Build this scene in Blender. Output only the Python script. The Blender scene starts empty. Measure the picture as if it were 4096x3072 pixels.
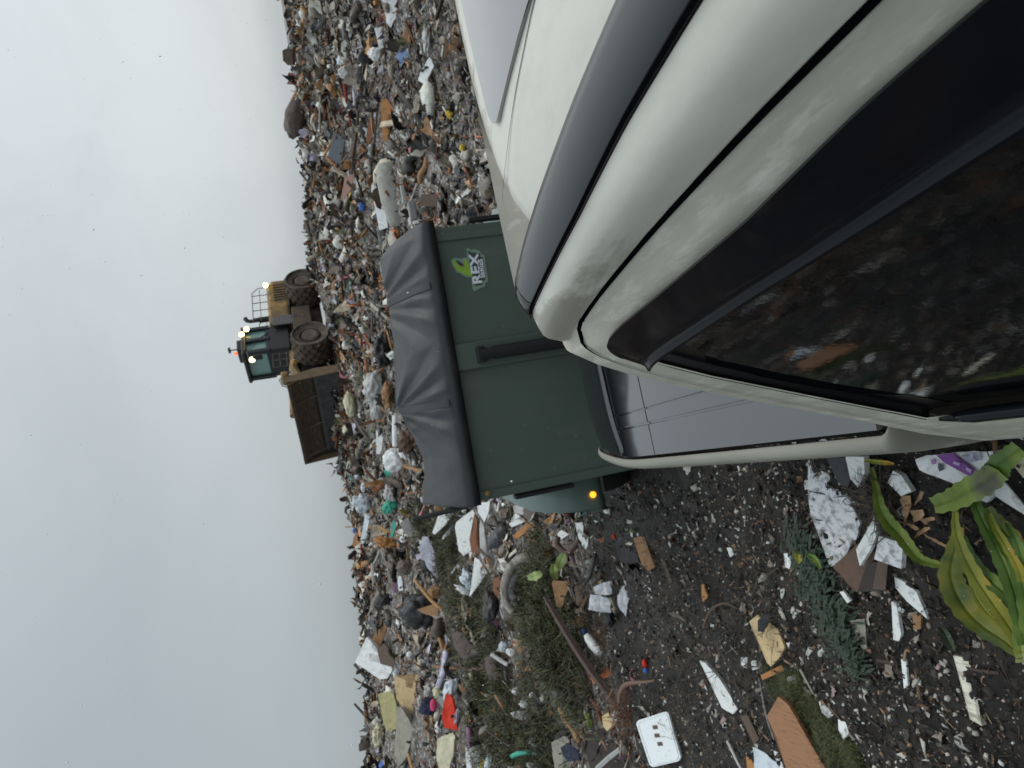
import bpy, bmesh, math, random
import numpy as np
from mathutils import Vector, Matrix, noise as mn
PI = math.pi
S = bpy.context.scene
C = S.collection
# ------------------------------------------------------------------ camera, sky, sun, exposure
EYE = 2.2                      # height of the camera above the ground beside the truck
PITCH, ROLL, FPX = math.radians(13.9), math.radians(9.6), 2840.0
FWD = np.array([0, math.cos(PITCH), -math.sin(PITCH)])
RGT = np.array([1.0, 0, 0])
DWN = np.array([0, -math.sin(PITCH), -math.cos(PITCH)])
cu = RGT*math.cos(ROLL) + DWN*math.sin(ROLL)       # upright picture: right
cv = -RGT*math.sin(ROLL) + DWN*math.cos(ROLL)      # upright picture: down
cam_d = bpy.data.cameras.new('camera'); cam = bpy.data.objects.new('camera', cam_d); C.objects.link(cam)
cx, cy, cz = Vector(cv), Vector(cu), Vector(-FWD)  # phone held on its side: picture right = down
M = Matrix((cx, cy, cz)).transposed().to_4x4(); M.translation = (0, 0, EYE)
cam.matrix_world = M
cam_d.sensor_width = 36; cam_d.lens = 36*FPX/4096; cam_d.clip_start = .02; cam_d.clip_end = 3000
cam_d.dof.use_dof = True; cam_d.dof.focus_distance = 1.15; cam_d.dof.aperture_fstop = 11
S.camera = cam
S.view_settings.view_transform = 'Standard'; S.view_settings.look = 'None'
S.view_settings.exposure = 0.0; S.view_settings.gamma = 1
W = bpy.data.worlds.new('World'); S.world = W; W.use_nodes = True
SUN_EL, SUN_AZ = math.radians(52), math.radians(70)      # azimuth from +Y towards +X
def build_world():
    nt = W.node_tree; nt.nodes.clear(); N = nt.nodes.new; L = nt.links.new
    out = N('ShaderNodeOutputWorld')
    sky = N('ShaderNodeTexSky'); sky.sky_type = 'NISHITA'; sky.sun_disc = False
    sky.sun_elevation = SUN_EL; sky.sun_rotation = SUN_AZ; sky.dust_density = 2; sky.air_density = 1
    b1 = N('ShaderNodeBackground'); b1.inputs[1].default_value = .05
    hs = N('ShaderNodeHueSaturation'); hs.inputs['Saturation'].default_value = .25; L(sky.outputs[0], hs.inputs['Color']); L(hs.outputs[0], b1.inputs[0])
    tc = N('ShaderNodeTexCoord'); sep = N('ShaderNodeSeparateXYZ'); L(tc.outputs['Generated'], sep.inputs[0])
    def mr(src, a, b, c, d):
        n = N('ShaderNodeMapRange'); n.interpolation_type = 'SMOOTHSTEP'
        n.inputs[1].default_value = a; n.inputs[2].default_value = b; n.inputs[3].default_value = c; n.inputs[4].default_value = d
        L(src, n.inputs[0]); return n.outputs[0]
    def math_(op, a, b):
        n = N('ShaderNodeMath'); n.operation = op
        for i, v in enumerate((a, b)):
            if isinstance(v, (int, float)): n.inputs[i].default_value = v
            else: L(v, n.inputs[i])
        return n.outputs[0]
    side = mr(sep.outputs[0], -.55, .6, 0, 1)            # thicker cloud to the left, thinner to the right
    mp = N('ShaderNodeMapping'); mp.inputs['Scale'].default_value = (1.2, 1.2, 2.2); L(tc.outputs['Generated'], mp.inputs[0])
    ns = N('ShaderNodeTexNoise'); ns.inputs['Scale'].default_value = 3.2; ns.inputs['Detail'].default_value = 7; ns.inputs['Roughness'].default_value = .55
    ns.inputs['Distortion'].default_value = .6
    L(mp.outputs[0], ns.inputs[0])
    puff = mr(ns.outputs[0], .36, .66, -.05, .15)
    puff = math_('MULTIPLY', puff, mr(sep.outputs[0], -.25, .45, .25, 1))
    zen = mr(sep.outputs[2], .25, 1.0, 0, 1)
    val = math_('ADD', math_('ADD', math_('MULTIPLY', side, .75), puff), math_('MULTIPLY', zen, .15))
    cr = N('ShaderNodeValToRGB'); L(val, cr.inputs[0])
    cr.color_ramp.elements[0].position = 0; cr.color_ramp.elements[0].color = (.346, .416, .450, 1)
    cr.color_ramp.elements[1].position = 1; cr.color_ramp.elements[1].color = (.765, .835, .855, 1)
    b2 = N('ShaderNodeBackground'); L(cr.outputs[0], b2.inputs[0])
    L(math_('ADD', 0.585, math_('MULTIPLY', zen, .85)), b2.inputs[1])
    ad = N('ShaderNodeAddShader'); L(b1.outputs[0], ad.inputs[0]); L(b2.outputs[0], ad.inputs[1])
    L(ad.outputs[0], out.inputs[0])
build_world()
sun_d = bpy.data.lights.new('sun', 'SUN'); sun_d.energy = .6; sun_d.angle = math.radians(40); sun_d.color = (1, .97, .93)
sun = bpy.data.objects.new('sun', sun_d); C.objects.link(sun)
sdir = Vector((math.sin(SUN_AZ)*math.cos(SUN_EL), math.cos(SUN_AZ)*math.cos(SUN_EL), math.sin(SUN_EL)))
sun.rotation_euler = sdir.to_track_quat('Z', 'Y').to_euler()

# ------------------------------------------------------------------ helpers
def lin(r, g, b, k=1.0):
    f = lambda c: ((c/255+.055)/1.055)**2.4 if c > 10 else c/255/12.92
    return (min(1, f(r)*k), min(1, f(g)*k), min(1, f(b)*k))
MATS = {}
def mat(name, col, rough=.6, metal=0., coat=0., dirt=None, dirt_amt=0., dscale=6., dthr=.55, bump=0., bscale=40., emit=None, estr=0., var=.0, trans=0., spec=.5, stretch=None, alpha=1., grime=None):
    if name in MATS: return MATS[name]
    m = bpy.data.materials.new(name); m.use_nodes = True; nt = m.node_tree; N = nt.nodes.new; L = nt.links.new
    b = nt.nodes['Principled BSDF']
    b.inputs['Roughness'].default_value = rough; b.inputs['Metallic'].default_value = metal
    b.inputs['Coat Weight'].default_value = coat; b.inputs['Coat Roughness'].default_value = .06
    b.inputs['Transmission Weight'].default_value = trans; b.inputs['Specular IOR Level'].default_value = spec
    b.inputs['Alpha'].default_value = alpha
    b.inputs['Base Color'].default_value = (*col, 1)
    tc = N('ShaderNodeTexCoord'); vec = tc.outputs['Object']
    if stretch:
        mp = N('ShaderNodeMapping'); mp.inputs['Scale'].default_value = stretch; L(vec, mp.inputs[0]); vec = mp.outputs[0]
    src = None
    if var > 0:
        n1 = N('ShaderNodeTexNoise'); n1.inputs['Scale'].default_value = dscale*.7; n1.inputs['Detail'].default_value = 5; L(vec, n1.inputs[0])
        mx = N('ShaderNodeMix'); mx.data_type = 'RGBA'
        mx.inputs['A'].default_value = (*[c*(1-var) for c in col], 1); mx.inputs['B'].default_value = (*[min(1, c*(1+var)) for c in col], 1)
        L(n1.outputs[0], mx.inputs['Factor']); src = mx.outputs['Result']
    if dirt is not None:
        n2 = N('ShaderNodeTexNoise'); n2.inputs['Scale'].default_value = dscale; n2.inputs['Detail'].default_value = 9; n2.inputs['Roughness'].default_value = .68; L(vec, n2.inputs[0])
        mr = N('ShaderNodeMapRange'); mr.inputs[1].default_value = dthr-.09; mr.inputs[2].default_value = dthr+.09; mr.inputs[4].default_value = dirt_amt; L(n2.outputs[0], mr.inputs[0])
        mx = N('ShaderNodeMix'); mx.data_type = 'RGBA'
        if src: L(src, mx.inputs['A'])
        else: mx.inputs['A'].default_value = (*col, 1)
        mx.inputs['B'].default_value = (*dirt, 1); L(mr.outputs[0], mx.inputs['Factor']); src = mx.outputs['Result']
        mr2 = N('ShaderNodeMapRange'); mr2.inputs[3].default_value = rough; mr2.inputs[4].default_value = max(rough, .7); L(mr.outputs[0], mr2.inputs[0]); L(mr2.outputs[0], b.inputs['Roughness'])
    if grime is not None:       # dried splashes where the 'grime' attribute says they gather
        n4 = N('ShaderNodeTexNoise'); n4.inputs['Scale'].default_value = 22; n4.inputs['Detail'].default_value = 10; n4.inputs['Roughness'].default_value = .72
        mp4 = N('ShaderNodeMapping'); mp4.inputs['Scale'].default_value = (1, .3, 1); L(tc.outputs['Object'], mp4.inputs[0]); L(mp4.outputs[0], n4.inputs[0])
        ga = N('ShaderNodeAttribute'); ga.attribute_name = 'grime'
        ad = N('ShaderNodeMath'); ad.operation = 'MULTIPLY_ADD'; ad.inputs[1].default_value = .72; L(ga.outputs['Fac'], ad.inputs[0]); L(n4.outputs[0], ad.inputs[2])
        g4 = N('ShaderNodeMapRange'); g4.inputs[1].default_value = .74; g4.inputs[2].default_value = .90; g4.inputs[4].default_value = .95; L(ad.outputs[0], g4.inputs[0])
        mx = N('ShaderNodeMix'); mx.data_type = 'RGBA'
        if src: L(src, mx.inputs['A'])
        else: mx.inputs['A'].default_value = (*col, 1)
        mx.inputs['B'].default_value = (*grime, 1); L(g4.outputs[0], mx.inputs['Factor']); src = mx.outputs['Result']
    if src: L(src, b.inputs['Base Color'])
    if bump > 0:
        n3 = N('ShaderNodeTexNoise'); n3.inputs['Scale'].default_value = bscale; n3.inputs['Detail'].default_value = 6; L(vec, n3.inputs[0])
        bp = N('ShaderNodeBump'); bp.inputs['Strength'].default_value = bump; bp.inputs['Distance'].default_value = .02; L(n3.outputs[0], bp.inputs['Height']); L(bp.outputs[0], b.inputs['Normal'])
    if emit: b.inputs['Emission Color'].default_value = (*emit, 1); b.inputs['Emission Strength'].default_value = estr
    MATS[name] = m; return m
def attr_mat(name, rough, bump=0., bscale=60.):
    m = bpy.data.materials.new(name); m.use_nodes = True; nt = m.node_tree; N = nt.nodes.new; L = nt.links.new
    b = nt.nodes['Principled BSDF']; b.inputs['Roughness'].default_value = rough
    a = N('ShaderNodeAttribute'); a.attribute_name = 'tint'
    n1 = N('ShaderNodeTexNoise'); n1.inputs['Scale'].default_value = 9; n1.inputs['Detail'].default_value = 8; n1.inputs['Roughness'].default_value = .7
    tc = N('ShaderNodeTexCoord'); L(tc.outputs['Object'], n1.inputs[0])
    mr = N('ShaderNodeMapRange'); mr.inputs[1].default_value = .35; mr.inputs[2].default_value = .65; mr.inputs[3].default_value = .55; mr.inputs[4].default_value = 1.1; L(n1.outputs[0], mr.inputs[0])
    mx = N('ShaderNodeMix'); mx.data_type = 'RGBA'; mx.blend_type = 'MULTIPLY'; mx.inputs['Factor'].default_value = 1
    L(a.outputs['Color'], mx.inputs['A']); L(mr.outputs[0], mx.inputs['B']); L(mx.outputs['Result'], b.inputs['Base Color'])
    if bump:
        bp = N('ShaderNodeBump'); bp.inputs['Strength'].default_value = bump; bp.inputs['Distance'].default_value = .02
        n3 = N('ShaderNodeTexNoise'); n3.inputs['Scale'].default_value = bscale; L(tc.outputs['Object'], n3.inputs[0]); L(n3.outputs[0], bp.inputs['Height']); L(bp.outputs[0], b.inputs['Normal'])
    return m
def tag(o, label=None, cat=None, group=None, kind=None):
    if label: o['label'] = label
    if cat: o['category'] = cat
    if group: o['group'] = group
    if kind: o['kind'] = kind
    return o
def empty(name, loc=(0, 0, 0), rz=0.):
    o = bpy.data.objects.new(name, None); C.objects.link(o); o.location = loc; o.rotation_euler = (0, 0, rz); o.empty_display_size = .2; return o
def link(name, me, m=None, parent=None, loc=None, smooth=False):
    o = bpy.data.objects.new(name, me); C.objects.link(o)
    if m and not me.materials: me.materials.append(m)
    if parent: o.parent = parent
    if loc is not None: o.location = loc
    if smooth:
        me.polygons.foreach_set('use_smooth', [True]*len(me.polygons))
    return o
class MB:
    def __init__(s): s.v = []; s.f = []
    def add(s, vs, fs):
        k = len(s.v); s.v += [tuple(map(float, p)) for p in vs]; s.f += [tuple(i+k for i in f) for f in fs]; return s
    def box(s, c, d, mtx=None, ch=0.):
        # chamfered box
        bm = bmesh.new(); bmesh.ops.create_cube(bm, size=1.0)
        for v in bm.verts: v.co = Vector((v.co.x*d[0], v.co.y*d[1], v.co.z*d[2]))
        if ch: bmesh.ops.bevel(bm, geom=bm.edges[:], offset=ch, segments=2, affect='EDGES', profile=.5)
        if mtx is not None: bmesh.ops.transform(bm, matrix=mtx, verts=bm.verts[:])
        bmesh.ops.translate(bm, vec=Vector(c), verts=bm.verts[:])
        bm.verts.index_update()
        s.add([v.co[:] for v in bm.verts], [[v.index for v in f.verts] for f in bm.faces]); bm.free(); return s
    def tube(s, pts, r, n=10, caps=True):
        pts = [Vector(p) for p in pts]; rs = r if isinstance(r, (list, tuple)) else [r]*len(pts)
        rings = []; up = None
        for i, p in enumerate(pts):
            d = (pts[min(i+1, len(pts)-1)]-pts[max(i-1, 0)]).normalized()
            if up is None: up = Vector((0, 0, 1)) if abs(d.z) < .9 else Vector((1, 0, 0))
            a = d.cross(up).normalized(); b = a.cross(d).normalized(); up = b
            rings.append([p+(a*math.cos(q*2*PI/n)+b*math.sin(q*2*PI/n))*rs[i] for q in range(n)])
        fs = []
        for i in range(len(pts)-1):
            for q in range(n): fs.append((i*n+q, i*n+(q+1) % n, (i+1)*n+(q+1) % n, (i+1)*n+q))
        if caps: fs += [tuple(range(n))[::-1], tuple((len(pts)-1)*n+q for q in range(n))]
        return s.add([p for rg in rings for p in rg], fs)
    def grid(s, P, close=False):
        nr, nc = len(P), len(P[0]); fs = []
        for i in range(nr-1):
            for j in range(nc-1): fs.append((i*nc+j, i*nc+j+1, (i+1)*nc+j+1, (i+1)*nc+j))
        return s.add([p for r in P for p in r], fs)
    def lathe(s, prof, n=24, axis='y', c=(0, 0, 0)):
        vs = []; fs = []
        for (r, h) in prof:
            for q in range(n):
                a = 2*PI*q/n; x, z = r*math.cos(a), r*math.sin(a)
                vs.append((c[0]+x, c[1]+h, c[2]+z) if axis == 'y' else (c[0]+x, c[1]+z, c[2]+h))
        for i in range(len(prof)-1):
            for q in range(n): fs.append((i*n+q, i*n+(q+1) % n, (i+1)*n+(q+1) % n, (i+1)*n+q))
        return s.add(vs, fs)
    def slab(s, poly, n, th):
        """flat polygon (list of 3-D points) given thickness th along -n"""
        k = len(poly); n = Vector(n); P = [Vector(p) for p in poly]; Q = [p-n*th for p in P]
        return s.add([tuple(p) for p in P+Q], [tuple(range(k)), tuple(range(2*k-1, k-1, -1))]+[(i, k+i, k+(i+1) % k, (i+1) % k) for i in range(k)])
    def build(s, name, m=None, parent=None, loc=None, smooth=False, recenter=False):
        me = bpy.data.meshes.new(name)
        vs = s.v
        if recenter:
            a = np.array(vs); c = np.array([a[:, 0].mean(), a[:, 1].mean(), a[:, 2].min()]); vs = (a-c).tolist(); loc = tuple(c)
        me.from_pydata(vs, [], s.f); me.update()
        bm = bmesh.new(); bm.from_mesh(me); bmesh.ops.recalc_face_normals(bm, faces=bm.faces[:]); bm.to_mesh(me); bm.free()
        return link(name, me, m, parent, loc, smooth)
def autosmooth(o, ang=40):
    me = o.data; me.polygons.foreach_set('use_smooth', [True]*len(me.polygons)); me.set_sharp_from_angle(angle=math.radians(ang)); return o
# --- noise over numpy arrays
def vnoise(x, y, seed=0):
    xi = np.floor(x).astype(np.int64); yi = np.floor(y).astype(np.int64); xf = x-xi; yf = y-yi
    def h(a, b):
        n = (a*374761393 + b*668265263 + seed*974711) & 0xffffffff
        n = ((n ^ (n >> 13))*1274126177) & 0xffffffff
        return ((n ^ (n >> 16)) & 0xffff)/65535.0
    u = xf*xf*(3-2*xf); v = yf*yf*(3-2*yf)
    return (h(xi, yi)*(1-u)+h(xi+1, yi)*u)*(1-v)+(h(xi, yi+1)*(1-u)+h(xi+1, yi+1)*u)*v-.5
def fbm(x, y, o=4, seed=0):
    a = 1.; s = 0; 
    for i in range(o): s = s+a*vnoise(x, y, seed+i*17); x = x*2.03+13.1; y = y*2.03+7.7; a *= .5
    return s
# --- terrain
CA = np.radians([-60, -25.7, -19.7, -16.1, -10.6, -4.8, -1.8, 7.9, 12.8, 16.5, 22.1, 26.7, 29.8, 60])
CE = np.radians(np.array([2.0, 1.7, .9, .7, .1, .1, .3, -.25, -.1, -.5, -.9, -1.3, -1.3, -1.5]))
def terr(X, Y):
    X = np.asarray(X, float); Y = np.asarray(Y, float)
    R = np.hypot(X, Y)+1e-6; A = np.arctan2(X, Y)
    back = np.clip((np.abs(A)-1.2)/.9, 0, 1); back = back*back*(3-2*back)
    el = np.interp(A, CA, CE)
    Rc = np.interp(np.degrees(A), [-60, -26, -10, 5, 60], [19, 20, 25, 30, 30])
    R0 = np.interp(np.degrees(A), [-60, -20, -8, 60], [5.5, 6, 7.5, 7.5])
    zc = EYE+Rc*np.tan(el)
    f = np.clip((R-R0)/(Rc-R0), 0, 1)
    z = zc*f**1.35
    z = np.where(R > Rc, np.maximum(zc-(R-Rc)*.10, -6), z)
    amp = np.clip((R-2.)/8, .0, 1)
    z = z*(1-back)
    z = z+fbm(X*.45, Y*.45, 3, 3)*.22*amp+fbm(X*1.6, Y*1.6, 3, 9)*.16*np.clip((R-1)/6, .12, 1)+fbm(X*7, Y*7, 3, 21)*.035
    return z
def hitr(d):
    """point where a ray from the eye meets the ground"""
    d = np.asarray(d); t = np.exp(np.linspace(math.log(.5), math.log(80), 2500))/math.hypot(d[0], d[1])
    z = EYE+d[2]*t; g = terr(d[0]*t, d[1]*t); k = np.argmax(z < g)
    if not (z < g).any(): k = np.argmin(np.abs(t*math.hypot(d[0], d[1])-24))
    return np.array([d[0]*t[k], d[1]*t[k], g[k]])
def ray(ox, oy):
    xu = 3072-oy-1536; yu = ox-2048
    return FWD+cu*(xu/FPX)+cv*(yu/FPX)
EYEV = np.array([0, 0, EYE])
RG = dict(A=(1400, 1950, 3.0167), B=(2000, 1950, 3.0167), C=(1400, 2500, 2.9), D=(2000, 2500, 2.9), E=(1250, 1300, 2.552), F=(3400, 1780, 2.675), G=(3600, 2300, 2.149), K=(2500, 1800, 1.3045), T=(1050, 0, 1.659), Z=(0, 0, 1))
def px(reg, p): a, b, s = RG[reg]; return (a+p[0]/s, b+p[1]/s)
def plane_at(anchor, elev=None, lift=0., yaw=0.):
    d = ray(*anchor); base = hitr(d); dep = math.degrees(math.atan2(EYE-base[2], math.hypot(base[0], base[1])))
    if elev is None: elev = min(86, max(32, 28+1.55*dep))
    e = math.radians(elev); h = np.array([d[0], d[1]])/math.hypot(d[0], d[1])
    a = math.atan2(-h[1], -h[0])+math.radians(yaw)
    n = np.array([math.cos(a)*math.cos(e), math.sin(a)*math.cos(e), math.sin(e)])
    return base+np.array([0, 0, lift]), n
def onplane(pt, pl):
    b, n = pl; d = ray(*pt); t = ((b-EYEV)@n)/(d@n); return EYEV+d*t
rng = np.random.RandomState(11)
PHI = math.radians(6)
Ev = np.array([math.cos(PHI), math.sin(PHI), 0]); Dv = np.array([-math.sin(PHI), math.cos(PHI), 0])
def clear(X, Y, pad=0.):
    s = X*Ev[0]+Y*Ev[1]; t = X*Dv[0]+Y*Dv[1]
    truck = (s > -.30-pad) & (s < 1.9+pad) & (t > -2.8) & (t < 3.5)
    trail = (X > -1.15-pad) & (X < 1.5+pad) & (Y > 4.2-pad) & (Y < 8.2+pad)
    comp = (np.abs(X-2.6) < 2.4) & (np.abs(Y-30) < 2.2)
    return ~(truck | trail | comp)
def scatter(n, r0, r1, a0, a1, mode='lin', pad=0.):
    A = np.radians(rng.uniform(a0, a1, n)); R = rng.uniform(r0, r1, n) if mode == 'lin' else np.exp(rng.uniform(math.log(r0), math.log(r1), n))
    X = R*np.sin(A); Y = R*np.cos(A); k = clear(X, Y, pad); return X[k], Y[k], R[k]
def soil_zone(X, Y):
    """1 where dark soil is left bare beside the truck, 0 on the litter slope"""
    R = np.hypot(X, Y); n = fbm(X*.5, Y*.5, 2, 40)
    return np.clip((7.7-R+n*1.8)/1.3, 0, 1)
HERO = []
def herofree(X, Y, size, keep=.85):
    """thin out loose litter in front of the pieces one can point at"""
    A = np.arctan2(X, Y); R = np.hypot(X, Y); bad = np.zeros(len(X), bool)
    for hx, hy, r in HERO:
        hr = math.hypot(hx, hy); da = np.abs(A-math.atan2(hx, hy))*R
        bad |= (da < r*.85+size*.3) & (R > hr-.45-.7*r-size) & (R < hr+.25*r)
    return ~bad | (np.random.RandomState(3).uniform(0, 1, len(X)) > keep)
def note(o):
    me = o.data; a = np.empty(len(me.vertices)*3); me.vertices.foreach_get('co', a); a = a.reshape(-1, 3); a = a.max(0)-a.min(0)
    HERO.append((o.location.x, o.location.y, max(a[0], a[1]*.6)/2)); return o
# ------------------------------------------------------------------ ground
def build_ground():
    th = np.concatenate([np.radians(np.linspace(-180, -78, 35)[:-1]), np.radians(np.linspace(-78, 62, 760)), np.radians(np.linspace(62, 180, 40)[1:-1])])
    rr = np.concatenate([np.exp(np.linspace(math.log(.3), math.log(42), 560)), np.array([48, 60, 80, 120, 200, 350, 600])])
    T, Rr = np.meshgrid(th, rr); X = Rr*np.sin(T); Y = Rr*np.cos(T); Z = terr(X, Y)
    n, k = len(rr), len(th)
    V = np.stack([X, Y, Z], -1).reshape(-1, 3)
    V = np.vstack([V, [0, 0, float(terr(0., .01))]])
    i, j = np.meshgrid(np.arange(n-1), np.arange(k), indexing='ij'); j2 = (j+1) % k
    q = np.stack([i*k+j, i*k+j2, (i+1)*k+j2, (i+1)*k+j], -1).reshape(-1, 4)[:, ::-1]
    me = bpy.data.meshes.new('ground')
    me.vertices.add(len(V)); me.vertices.foreach_set('co', V.ravel())
    jj = np.arange(k); tri = np.stack([np.full(k, n*k), (jj+1) % k, jj], -1)
    nl = q.size+tri.size; me.loops.add(nl); me.loops.foreach_set('vertex_index', np.concatenate([q.ravel(), tri.ravel()]).astype(np.int32))
    me.polygons.add(len(q)+len(tri))
    ls = np.concatenate([np.arange(len(q))*4, len(q)*4+np.arange(len(tri))*3]); me.polygons.foreach_set('loop_start', ls.astype(np.int32))
    me.update(calc_edges=True); me.validate()
    at = me.attributes.new('litter', 'FLOAT', 'POINT'); at.data.foreach_set('value', (1-soil_zone(V[:, 0], V[:, 1])).astype(np.float32))
    m = bpy.data.materials.new('churned_soil'); m.use_nodes = True; nt = m.node_tree; N = nt.nodes.new; L = nt.links.new
    b = nt.nodes['Principled BSDF']; b.inputs['Roughness'].default_value = .52; b.inputs['Specular IOR Level'].default_value = .4
    tc = N('ShaderNodeTexCoord'); v = tc.outputs['Object']
    def noise(sc, det=8, ro=.65):
        n_ = N('ShaderNodeTexNoise'); n_.inputs['Scale'].default_value = sc; n_.inputs['Detail'].default_value = det; n_.inputs['Roughness'].default_value = ro; L(v, n_.inputs[0]); return n_.outputs[0]
    def ramp(src, els):
        r = N('ShaderNodeValToRGB'); L(src, r.inputs[0])
        while len(r.color_ramp.elements) < len(els): r.color_ramp.elements.new(.5)
        for e, (p, c) in zip(r.color_ramp.elements, els): e.position = p; e.color = (*c, 1)
        return r.outputs[0]
    soil = ramp(noise(5), [(.3, (.008, .0068, .006)), (.5, (.022, .018, .0152)), (.68, (.055, .044, .035))])
    vo = N('ShaderNodeTexVoronoi'); vo.inputs['Scale'].default_value = 55; L(v, vo.inputs['Vector'])
    lt = N('ShaderNodeMath'); lt.operation = 'LESS_THAN'; lt.inputs[1].default_value = .24; L(vo.outputs['Distance'], lt.inputs[0])
    sepc = N('ShaderNodeSeparateColor'); L(vo.outputs['Color'], sepc.inputs[0])
    gt = N('ShaderNodeMath'); gt.operation = 'GREATER_THAN'; gt.inputs[1].default_value = .72; L(sepc.outputs[0], gt.inputs[0])
    mu = N('ShaderNodeMath'); mu.operation = 'MULTIPLY'; L(lt.outputs[0], mu.inputs[0]); L(gt.outputs[0], mu.inputs[1])
    chip = ramp(sepc.outputs[1], [(0, (.30, .29, .26)), (.35, (.10, .06, .035)), (.6, (.22, .15, .09)), (.8, (.05, .055, .06)), (1, (.45, .44, .42))])
    mx = N('ShaderNodeMix'); mx.data_type = 'RGBA'; L(mu.outputs[0], mx.inputs['Factor']); L(soil, mx.inputs['A']); L(chip, mx.inputs['B'])
    # trampled litter colours on the slope
    col = mx.outputs['Result']
    for sc_, thr in ((7, .30), (16, .45), (34, .5)):
        mp = N('ShaderNodeMapping'); mp.inputs['Scale'].default_value = (.6, .9, 2.); L(v, mp.inputs[0])
        v2 = N('ShaderNodeTexVoronoi'); v2.inputs['Scale'].default_value = sc_; v2.feature = 'SMOOTH_F1' if sc_ < 0 else 'F1'; L(mp.outputs[0], v2.inputs['Vector'])
        s2 = N('ShaderNodeSeparateColor'); L(v2.outputs['Color'], s2.inputs[0])
        pal = ramp(s2.outputs[0], [(0, (.025, .02, .018)), (.22, (.09, .07, .055)), (.40, (.19, .17, .15)), (.56, (.06, .05, .045)), (.68, (.34, .33, .31)), (.78, (.22, .13, .07)), (.88, (.12, .13, .14)), (.95, (.55, .55, .53))])
        g2 = N('ShaderNodeMath'); g2.operation = 'GREATER_THAN'; g2.inputs[1].default_value = thr; L(s2.outputs[1], g2.inputs[0])
        at_ = N('ShaderNodeAttribute'); at_.attribute_name = 'litter'
        m2 = N('ShaderNodeMath'); m2.operation = 'MULTIPLY'; L(g2.outputs[0], m2.inputs[0]); L(at_.outputs['Fac'], m2.inputs[1])
        x2 = N('ShaderNodeMix'); x2.data_type = 'RGBA'; L(m2.outputs[0], x2.inputs['Factor']); L(col, x2.inputs['A']); L(pal, x2.inputs['B']); col = x2.outputs['Result']
    L(col, b.inputs['Base Color'])
    bp = N('ShaderNodeBump'); bp.inputs['Strength'].default_value = .9; bp.inputs['Distance'].default_value = .03; L(noise(28, 9, .72), bp.inputs['Height']); L(bp.outputs[0], b.inputs['Normal'])
    o = link('ground', me, m, smooth=True); tag(o, kind='structure')
build_ground()

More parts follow.
